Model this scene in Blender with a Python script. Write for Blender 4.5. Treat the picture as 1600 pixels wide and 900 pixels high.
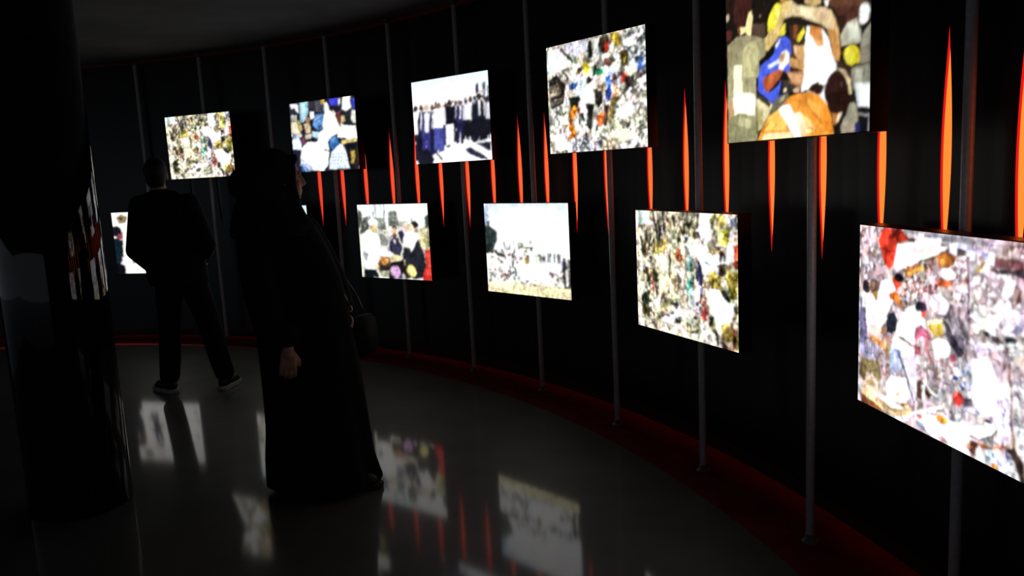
import bpy, bmesh, math, random
import numpy as np
from mathutils import Vector, Matrix

# ------------------------------------------------------------------ scene reset
for o in list(bpy.data.objects):
    bpy.data.objects.remove(o)
SC = bpy.context.scene
COL = SC.collection
R = math.radians

# ------------------------------------------------------------------ camera
EYE = 1.5
FPX = 1247.08                       # focal length for a 1600 px wide frame
PITCH, ROLL = 0.14531, -0.05009
cp, sp, cr, sr = math.cos(PITCH), math.sin(PITCH), math.cos(ROLL), math.sin(ROLL)
fwd = Vector((0, cp, -sp)); up0 = Vector((0, sp, cp)); rt0 = Vector((1, 0, 0))
rgt = cr * rt0 + sr * up0
upv = -sr * rt0 + cr * up0
cam_d = bpy.data.cameras.new('camera')
cam = bpy.data.objects.new('camera', cam_d)
COL.objects.link(cam)
cam_d.sensor_width = 36.0
cam_d.lens = 36.0 * FPX / 1600.0
cam_d.clip_start = 0.02
cam.matrix_world = Matrix(((rgt.x, upv.x, -fwd.x, 0), (rgt.y, upv.y, -fwd.y, 0), (rgt.z, upv.z, -fwd.z, EYE), (0, 0, 0, 1)))
SC.camera = cam

# ------------------------------------------------------------------ world, view
world = bpy.data.worlds.new('dark_room'); SC.world = world
world.use_nodes = True
bg = world.node_tree.nodes['Background']
bg.inputs[0].default_value = (0.75, 0.85, 1.0, 1)
bg.inputs[1].default_value = 0.15
SC.view_settings.view_transform = 'Standard'
SC.view_settings.look = 'None'
SC.view_settings.exposure = 0.0
SC.view_settings.gamma = 1.0
SC.view_settings.use_curve_mapping = False
SC.cycles.use_denoising = True
SC.cycles.max_bounces = 8
PICTURE_POWER = 1.25                # brightness of the backlit pictures (the room's only white light)

# ------------------------------------------------------------------ helpers
def lin(h):
    v = [int(h[i:i + 2], 16) / 255 for i in (0, 2, 4)]
    return tuple((c / 12.92 if c <= .04045 else ((c + .055) / 1.055) ** 2.4) for c in v)

def principled(name, col, rough=.5, metal=0.0, spec=.5, bump=None, var=None, coat=0.0, coat_rough=.03):
    m = bpy.data.materials.new(name); m.use_nodes = True
    nt = m.node_tree; b = nt.nodes['Principled BSDF']
    b.inputs['Base Color'].default_value = (*col, 1)
    b.inputs['Roughness'].default_value = rough
    b.inputs['Metallic'].default_value = metal
    b.inputs['Specular IOR Level'].default_value = spec
    b.inputs['Coat Weight'].default_value = coat
    b.inputs['Coat Roughness'].default_value = coat_rough
    tc = nt.nodes.new('ShaderNodeTexCoord')
    if var:
        scale, amt = var
        n = nt.nodes.new('ShaderNodeTexNoise'); n.inputs['Scale'].default_value = scale; n.inputs['Detail'].default_value = 5
        nt.links.new(tc.outputs['Object'], n.inputs['Vector'])
        r = nt.nodes.new('ShaderNodeValToRGB')
        r.color_ramp.elements[0].position = .3; r.color_ramp.elements[1].position = .7
        r.color_ramp.elements[0].color = (*[c * (1 - amt) for c in col], 1)
        r.color_ramp.elements[1].color = (*[c * (1 + amt) for c in col], 1)
        nt.links.new(n.outputs['Fac'], r.inputs['Fac']); nt.links.new(r.outputs['Color'], b.inputs['Base Color'])
    if bump:
        scale, strength, dist = bump
        n = nt.nodes.new('ShaderNodeTexNoise'); n.inputs['Scale'].default_value = scale; n.inputs['Detail'].default_value = 3
        nt.links.new(tc.outputs['Object'], n.inputs['Vector'])
        bp = nt.nodes.new('ShaderNodeBump'); bp.inputs['Strength'].default_value = strength; bp.inputs['Distance'].default_value = dist
        nt.links.new(n.outputs['Fac'], bp.inputs['Height']); nt.links.new(bp.outputs['Normal'], b.inputs['Normal'])
    return m

def emissive(name, col, power):
    m = bpy.data.materials.new(name); m.use_nodes = True
    nt = m.node_tree; nt.nodes.clear()
    e = nt.nodes.new('ShaderNodeEmission'); o = nt.nodes.new('ShaderNodeOutputMaterial')
    e.inputs[0].default_value = (*col, 1); e.inputs[1].default_value = power
    nt.links.new(e.outputs[0], o.inputs[0])
    return m

def print_material():
    m = bpy.data.materials.new('backlit_print'); m.use_nodes = True
    nt = m.node_tree; nt.nodes.clear()
    a = nt.nodes.new('ShaderNodeAttribute'); a.attribute_name = 'print'
    e = nt.nodes.new('ShaderNodeEmission'); o = nt.nodes.new('ShaderNodeOutputMaterial')
    e.inputs[1].default_value = PICTURE_POWER
    nt.links.new(a.outputs['Color'], e.inputs[0]); nt.links.new(e.outputs[0], o.inputs[0])
    return m

def mesh(name, verts, faces, mat=None, smooth=False):
    me = bpy.data.meshes.new(name)
    me.from_pydata([tuple(v) for v in verts], [], [tuple(f) for f in faces]); me.update()
    if mat: me.materials.append(mat)
    if smooth: me.polygons.foreach_set('use_smooth', [True] * len(me.polygons))
    return me

def link(name, me, parent=None, loc=None, rotz=0.0):
    o = bpy.data.objects.new(name, me); COL.objects.link(o)
    if parent: o.parent = parent
    if loc is not None: o.location = loc
    if rotz: o.rotation_euler = (0, 0, rotz)
    return o

def tag(o, label=None, cat=None, group=None, kind=None):
    if label: o['label'] = label
    if cat: o['category'] = cat
    if group: o['group'] = group
    if kind: o['kind'] = kind
    return o

def thing(name, label, cat, loc, rotz=0.0, group=None):
    return tag(link(name, None, None, loc, rotz), label, cat, group)

class MB:
    """collects simple shapes into one mesh"""
    def __init__(s): s.v = []; s.f = []
    def add(s, v, f):
        n = len(s.v); s.v += [tuple(q) for q in v]; s.f += [tuple(i + n for i in q) for q in f]
    def box(s, x0, x1, y0, y1, z0, z1, c=0.0):
        bm = bmesh.new(); bmesh.ops.create_cube(bm, size=1)
        for q in bm.verts: q.co = Vector(((x0 + x1) / 2 + q.co.x * (x1 - x0), (y0 + y1) / 2 + q.co.y * (y1 - y0), (z0 + z1) / 2 + q.co.z * (z1 - z0)))
        if c: bmesh.ops.bevel(bm, geom=bm.edges[:], offset=c, segments=1, affect='EDGES')
        bm.verts.index_update()
        s.add([q.co[:] for q in bm.verts], [[q.index for q in f.verts] for f in bm.faces]); bm.free()
    def lathe(s, prof, cx=0, cy=0, n=32):
        v = []; f = []
        for (r, z) in prof:
            for i in range(n):
                a = 2 * math.pi * i / n; v.append((cx + r * math.cos(a), cy + r * math.sin(a), z))
        for k in range(len(prof) - 1):
            for i in range(n):
                j = (i + 1) % n; f.append((k * n + i, k * n + j, (k + 1) * n + j, (k + 1) * n + i))
        f.append(tuple(range(n))[::-1]); f.append(tuple((len(prof) - 1) * n + i for i in range(n)))
        s.add(v, f)
    def ball(s, c, r, n=16, m=10, rot=None):
        """ellipsoid; r = radius or (rx, ry, rz); rot = rotation matrix"""
        if not hasattr(r, '__len__'): r = (r, r, r)
        v = [(0, 0, r[2])]
        for j in range(1, m):
            t = math.pi * j / m
            for i in range(n):
                a = 2 * math.pi * i / n
                v.append((r[0] * math.sin(t) * math.cos(a), r[1] * math.sin(t) * math.sin(a), r[2] * math.cos(t)))
        v.append((0, 0, -r[2])); L = len(v) - 1; f = []
        for i in range(n):
            j = (i + 1) % n
            f.append((0, 1 + i, 1 + j))
            for k in range(m - 2): f.append((1 + k * n + i, 1 + (k + 1) * n + i, 1 + (k + 1) * n + j, 1 + k * n + j))
            f.append((1 + (m - 2) * n + i, L, 1 + (m - 2) * n + j))
        if rot is not None: v = [rot @ Vector(q) for q in v]
        s.add([(q[0] + c[0], q[1] + c[1], q[2] + c[2]) for q in v], f)
    def limb(s, pts, n=14):
        """chain of (x,y,z,r): closed cones with a ball at each joint"""
        for p in pts: s.ball(p[:3], p[3], n, 8)
        for a, b in zip(pts, pts[1:]): s.cone(a, b, n)
    def cone(s, a, b, n=14):
        A, B = Vector(a[:3]), Vector(b[:3]); d = (B - A)
        if d.length < 1e-6: return
        q = d.to_track_quat('Z', 'Y'); v = []
        for P, r in ((A, a[3]), (B, b[3])):
            for i in range(n):
                t = 2 * math.pi * i / n; v.append(tuple(P + q @ Vector((r * math.cos(t), r * math.sin(t), 0))))
        f = [(i, (i + 1) % n, n + (i + 1) % n, n + i) for i in range(n)] + [tuple(range(n))[::-1], tuple(range(n, 2 * n))]
        s.add(v, f)
    def tube(s, pts, r, n=10):
        """open-ended swept tube along a polyline, constant radius"""
        P = [Vector(p) for p in pts]; v = []; f = []
        for k, p in enumerate(P):
            d = (P[min(k + 1, len(P) - 1)] - P[max(k - 1, 0)]).normalized()
            q = d.to_track_quat('Z', 'Y')
            for i in range(n):
                t = 2 * math.pi * i / n; v.append(tuple(p + q @ Vector((r * math.cos(t), r * math.sin(t), 0))))
        for k in range(len(P) - 1):
            for i in range(n):
                j = (i + 1) % n; f.append((k * n + i, k * n + j, (k + 1) * n + j, (k + 1) * n + i))
        f.append(tuple(range(n))[::-1]); f.append(tuple((len(P) - 1) * n + i for i in range(n)))
        s.add(v, f)
    def loft(s, rings, n=48, fold=None):
        """closed stack of ellipses (z, cx, cy, rx, ry); fold(a, t) scales the radius"""
        v = []; f = []
        for k, (z, cx, cy, rx, ry) in enumerate(rings):
            t = k / (len(rings) - 1)
            for i in range(n):
                a = 2 * math.pi * i / n; g = fold(a, t) if fold else 1
                v.append((cx + rx * g * math.cos(a), cy + ry * g * math.sin(a), z))
        for k in range(len(rings) - 1):
            for i in range(n):
                j = (i + 1) % n; f.append((k * n + i, k * n + j, (k + 1) * n + j, (k + 1) * n + i))
        f.append(tuple(range(n))[::-1]); f.append(tuple((len(rings) - 1) * n + i for i in range(n)))
        s.add(v, f)
    def build(s, name, mat, smooth=False):
        return mesh(name, s.v, s.f, mat, smooth)
    def fuse(s, name, mat, voxel, iters=4):
        """one continuous surface: union of everything collected, then relaxed"""
        me = mesh(name, s.v, s.f)
        bm = bmesh.new(); bm.from_mesh(me); bmesh.ops.recalc_face_normals(bm, faces=bm.faces[:]); bm.to_mesh(me); bm.free()
        o = bpy.data.objects.new('tmp', me); COL.objects.link(o)
        m = o.modifiers.new('r', 'REMESH'); m.mode = 'VOXEL'; m.voxel_size = voxel
        q = o.modifiers.new('s', 'SMOOTH'); q.factor = .5; q.iterations = iters
        dg = bpy.context.evaluated_depsgraph_get()
        out = bpy.data.meshes.new_from_object(o.evaluated_get(dg))
        bpy.data.objects.remove(o); bpy.data.meshes.remove(me)
        out.name = name; out.materials.clear(); out.materials.append(mat)
        out.polygons.foreach_set('use_smooth', [True] * len(out.polygons))
        return out

# ------------------------------------------------------------------ materials
M = {}
M['floor'] = principled('polished_floor', (.072, .073, .072), rough=.5, spec=.12, bump=(1.6, .02, .02), var=(3.0, .2), coat=.6, coat_rough=.075)
M['ceiling'] = principled('dark_ceiling', (.11, .11, .115), rough=.85, spec=.2, var=(2.0, .2))
M['wall'] = principled('black_lacquer_wall', (.010, .010, .012), rough=.30, spec=.4, var=(4.0, .2))
M['housing'] = principled('black_box_metal', (.004, .004, .005), rough=.35, spec=.3, var=(20.0, .2))
M['steel'] = principled('brushed_steel', (.80, .79, .78), rough=.34, metal=.10, spec=.5, var=(60.0, .1), coat=.5, coat_rough=.12)
M['column'] = principled('black_gloss_column', (.0025, .0025, .003), rough=.04, spec=.5, var=(3.0, .2))
M['print'] = print_material()
M['slot_dark'] = principled('unlit_acrylic', (.03, .035, .045), rough=.25, var=(8.0, .2))
M['skin'] = principled('skin', (.38, .20, .14), rough=.55, var=(30.0, .12))
M['black_cloth'] = principled('black_cloth', (.0045, .0045, .005), rough=.9, spec=.1, bump=(90.0, .2, .002), var=(12.0, .3))
M['scarf_cloth'] = principled('charcoal_scarf_cloth', (.010, .010, .011), rough=.9, spec=.1, bump=(60.0, .25, .002), var=(10.0, .3))
M['jacket_cloth'] = principled('dark_jacket_cloth', (.0045, .0047, .006), rough=.85, spec=.12, bump=(70.0, .25, .003), var=(9.0, .3))
M['denim'] = principled('dark_trouser_cloth', (.005, .005, .007), rough=.9, spec=.1, bump=(80.0, .2, .002), var=(14.0, .3))
M['hair'] = principled('dark_hair', (.005, .004, .004), rough=.6, spec=.3, bump=(120.0, .4, .004), var=(40.0, .3))
M['shoe'] = principled('dark_shoe', (.006, .006, .007), rough=.6, spec=.3, var=(25.0, .3))
M['sole'] = principled('pale_rubber_sole', (.28, .28, .27), rough=.7, var=(25.0, .15))
M['leather'] = principled('black_leather', (.003, .003, .003), rough=.8, spec=.06, bump=(60.0, .2, .001), var=(20.0, .3))
M['strap'] = principled('worn_strap', (.05, .05, .05), rough=.35, spec=.5, var=(20.0, .3))
M['flange'] = principled('dull_dark_steel', (.10, .10, .10), rough=.5, metal=.3, var=(40.0, .2))
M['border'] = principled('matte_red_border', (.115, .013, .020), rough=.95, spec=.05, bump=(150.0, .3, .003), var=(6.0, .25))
M['led_red'] = emissive('red_led_strip', (1.0, .050, .016), .95)
M['led_cove'] = emissive('red_cove_strip', (1.0, .02, .03), .25)

# ------------------------------------------------------------------ setting: floor, ceiling, curved wall with slots
CX, CY, RW = -5.311, 1.546, 6.77       # plan circle of the curved exhibition wall
ZC = 2.73
def onwall(deg, rad, z): a = R(deg); return (CX + rad * math.cos(a), CY + rad * math.sin(a), z)

b = MB(); b.box(-13, 3.5, -6, 10.5, -.10, 0)
tag(link('floor', b.build('floor', M['floor'])), 'dark polished floor mirroring the lit pictures', kind='structure')
b = MB(); b.box(-13, 3.5, -6, 10.5, ZC, ZC + .10)
tag(link('ceiling', b.build('ceiling', M['ceiling'])), 'dark grey ceiling above the curved picture wall', kind='structure')

SLOTS_LIT = [5.73, 8.42, 11.15, 14.09, 17.03, 19.95, 22.80, 25.57, 29.15, 31.90, 34.50, 37.00, 39.63, 42.18, 44.88, 47.32, 49.92, 52.70, 55.15, 57.58]
SLOTS_DARK = [60.2, 62.9, 65.6, 68.2, 70.9]
Z0, Z1, HWS = 1.085, 1.875, .0245       # slot tips and half width
DEPTH = .011
NL = 26
def half(t): return HWS * max(0.0, math.cos(math.pi / 2 * (2 * t - 1))) ** 1.1
levels = [(Z0 + (Z1 - Z0) * k / NL, half(k / NL)) for k in range(NL + 1)]
WZ0, WZ1 = .09, ZC - .05
w = MB()
def quad(a0, a1, z0, z1):
    w.add([onwall(a0, RW, z0), onwall(a1, RW, z0), onwall(a1, RW, z1), onwall(a0, RW, z1)], [(0, 1, 2, 3)])
hw_deg = math.degrees((HWS + .004) / RW)
cuts = sorted(SLOTS_LIT + SLOTS_DARK)
a = -40.0
def plain(a0, a1):
    n = max(1, int(math.ceil((a1 - a0) / 1.0)))
    for i in range(n): quad(a0 + (a1 - a0) * i / n, a0 + (a1 - a0) * (i + 1) / n, WZ0, WZ1)
for c in cuts:
    l, r = c - hw_deg, c + hw_deg
    plain(a, l)
    quad(l, r, WZ0, Z0); quad(l, r, Z1, WZ1)
    for (z0, h0), (z1, h1) in zip(levels, levels[1:]):
        d0, d1 = math.degrees(h0 / RW), math.degrees(h1 / RW)
        w.add([onwall(l, RW, z0), onwall(c - d0, RW, z0), onwall(c - d1, RW, z1), onwall(l, RW, z1)], [(0, 1, 2, 3)])
        w.add([onwall(c + d0, RW, z0), onwall(r, RW, z0), onwall(r, RW, z1), onwall(c + d1, RW, z1)], [(0, 1, 2, 3)])
    a = r
plain(a, 130.0)
me = w.build('wall_right', M['wall'])
wall = tag(link('wall_right', me), 'black curved wall pierced by narrow glowing slots', kind='structure')

def arc_strip(name, a0, a1, r0, r1, z0, z1, mat, n=120):
    v = []; f = []
    for i in range(n + 1):
        t = a0 + (a1 - a0) * i / n
        v += [onwall(t, r0, z0), onwall(t, r1, z0), onwall(t, r1, z1), onwall(t, r0, z1)]
    for i in range(n):
        for k in range(4):
            f.append((i * 4 + k, i * 4 + (k + 1) % 4, (i + 1) * 4 + (k + 1) % 4, (i + 1) * 4 + k))
    f += [(3, 2, 1, 0), tuple(n * 4 + k for k in range(4))]
    return link(name, mesh(name, v, f, mat))
tag(arc_strip('trim_1', -40, 130, RW + .022, RW + .036, .093, .099, M['led_red']), 'red light strip under the foot of the curved wall', kind='structure')
tag(arc_strip('trim_2', -40, 130, RW + .018, RW + .030, ZC - .066, ZC - .056, M['led_cove']), 'red light strip above the top of the curved wall', kind='structure')
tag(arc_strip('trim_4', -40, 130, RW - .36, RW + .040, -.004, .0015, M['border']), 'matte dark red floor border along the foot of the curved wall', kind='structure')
tag(arc_strip('trim_3', -40, 130, RW + .040, RW + .080, 0, ZC, M['wall']), 'black backing behind the curved wall', kind='structure')

# ------------------------------------------------------------------ picture panels: plan position of the pole, facing angle, bottom and top height
PANELS = {
 'L0': (-3.565, 8.030, -0.2793, 0.671, 1.285),
 'U1': (-2.819, 7.708, -0.4097, 1.583, 2.166),
 'L1': (-2.088, 7.298, -0.4176, 0.670, 1.292),
 'U2': (-1.468, 6.936, -0.5998, 1.580, 2.169),
 'L2': (-0.879, 6.524, -0.6436, 0.681, 1.286),
 'U3': (-0.318, 5.957, -0.7331, 1.587, 2.191),
 'L3': (0.176, 5.319, -0.8214, 0.677, 1.287),
 'U4': (0.579, 4.508, -0.9443, 1.588, 2.192),
 'L4': (0.893, 3.739, -1.1661, 0.682, 1.273),
 'U5': (1.123, 2.957, -1.2587, 1.569, 2.179),
 'L5': (1.345, 2.347, -1.4602, 0.641, 1.259)}
PW = .788
OFF = .10                           # picture plane in front of the pole axis
BOXD = .072
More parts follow.
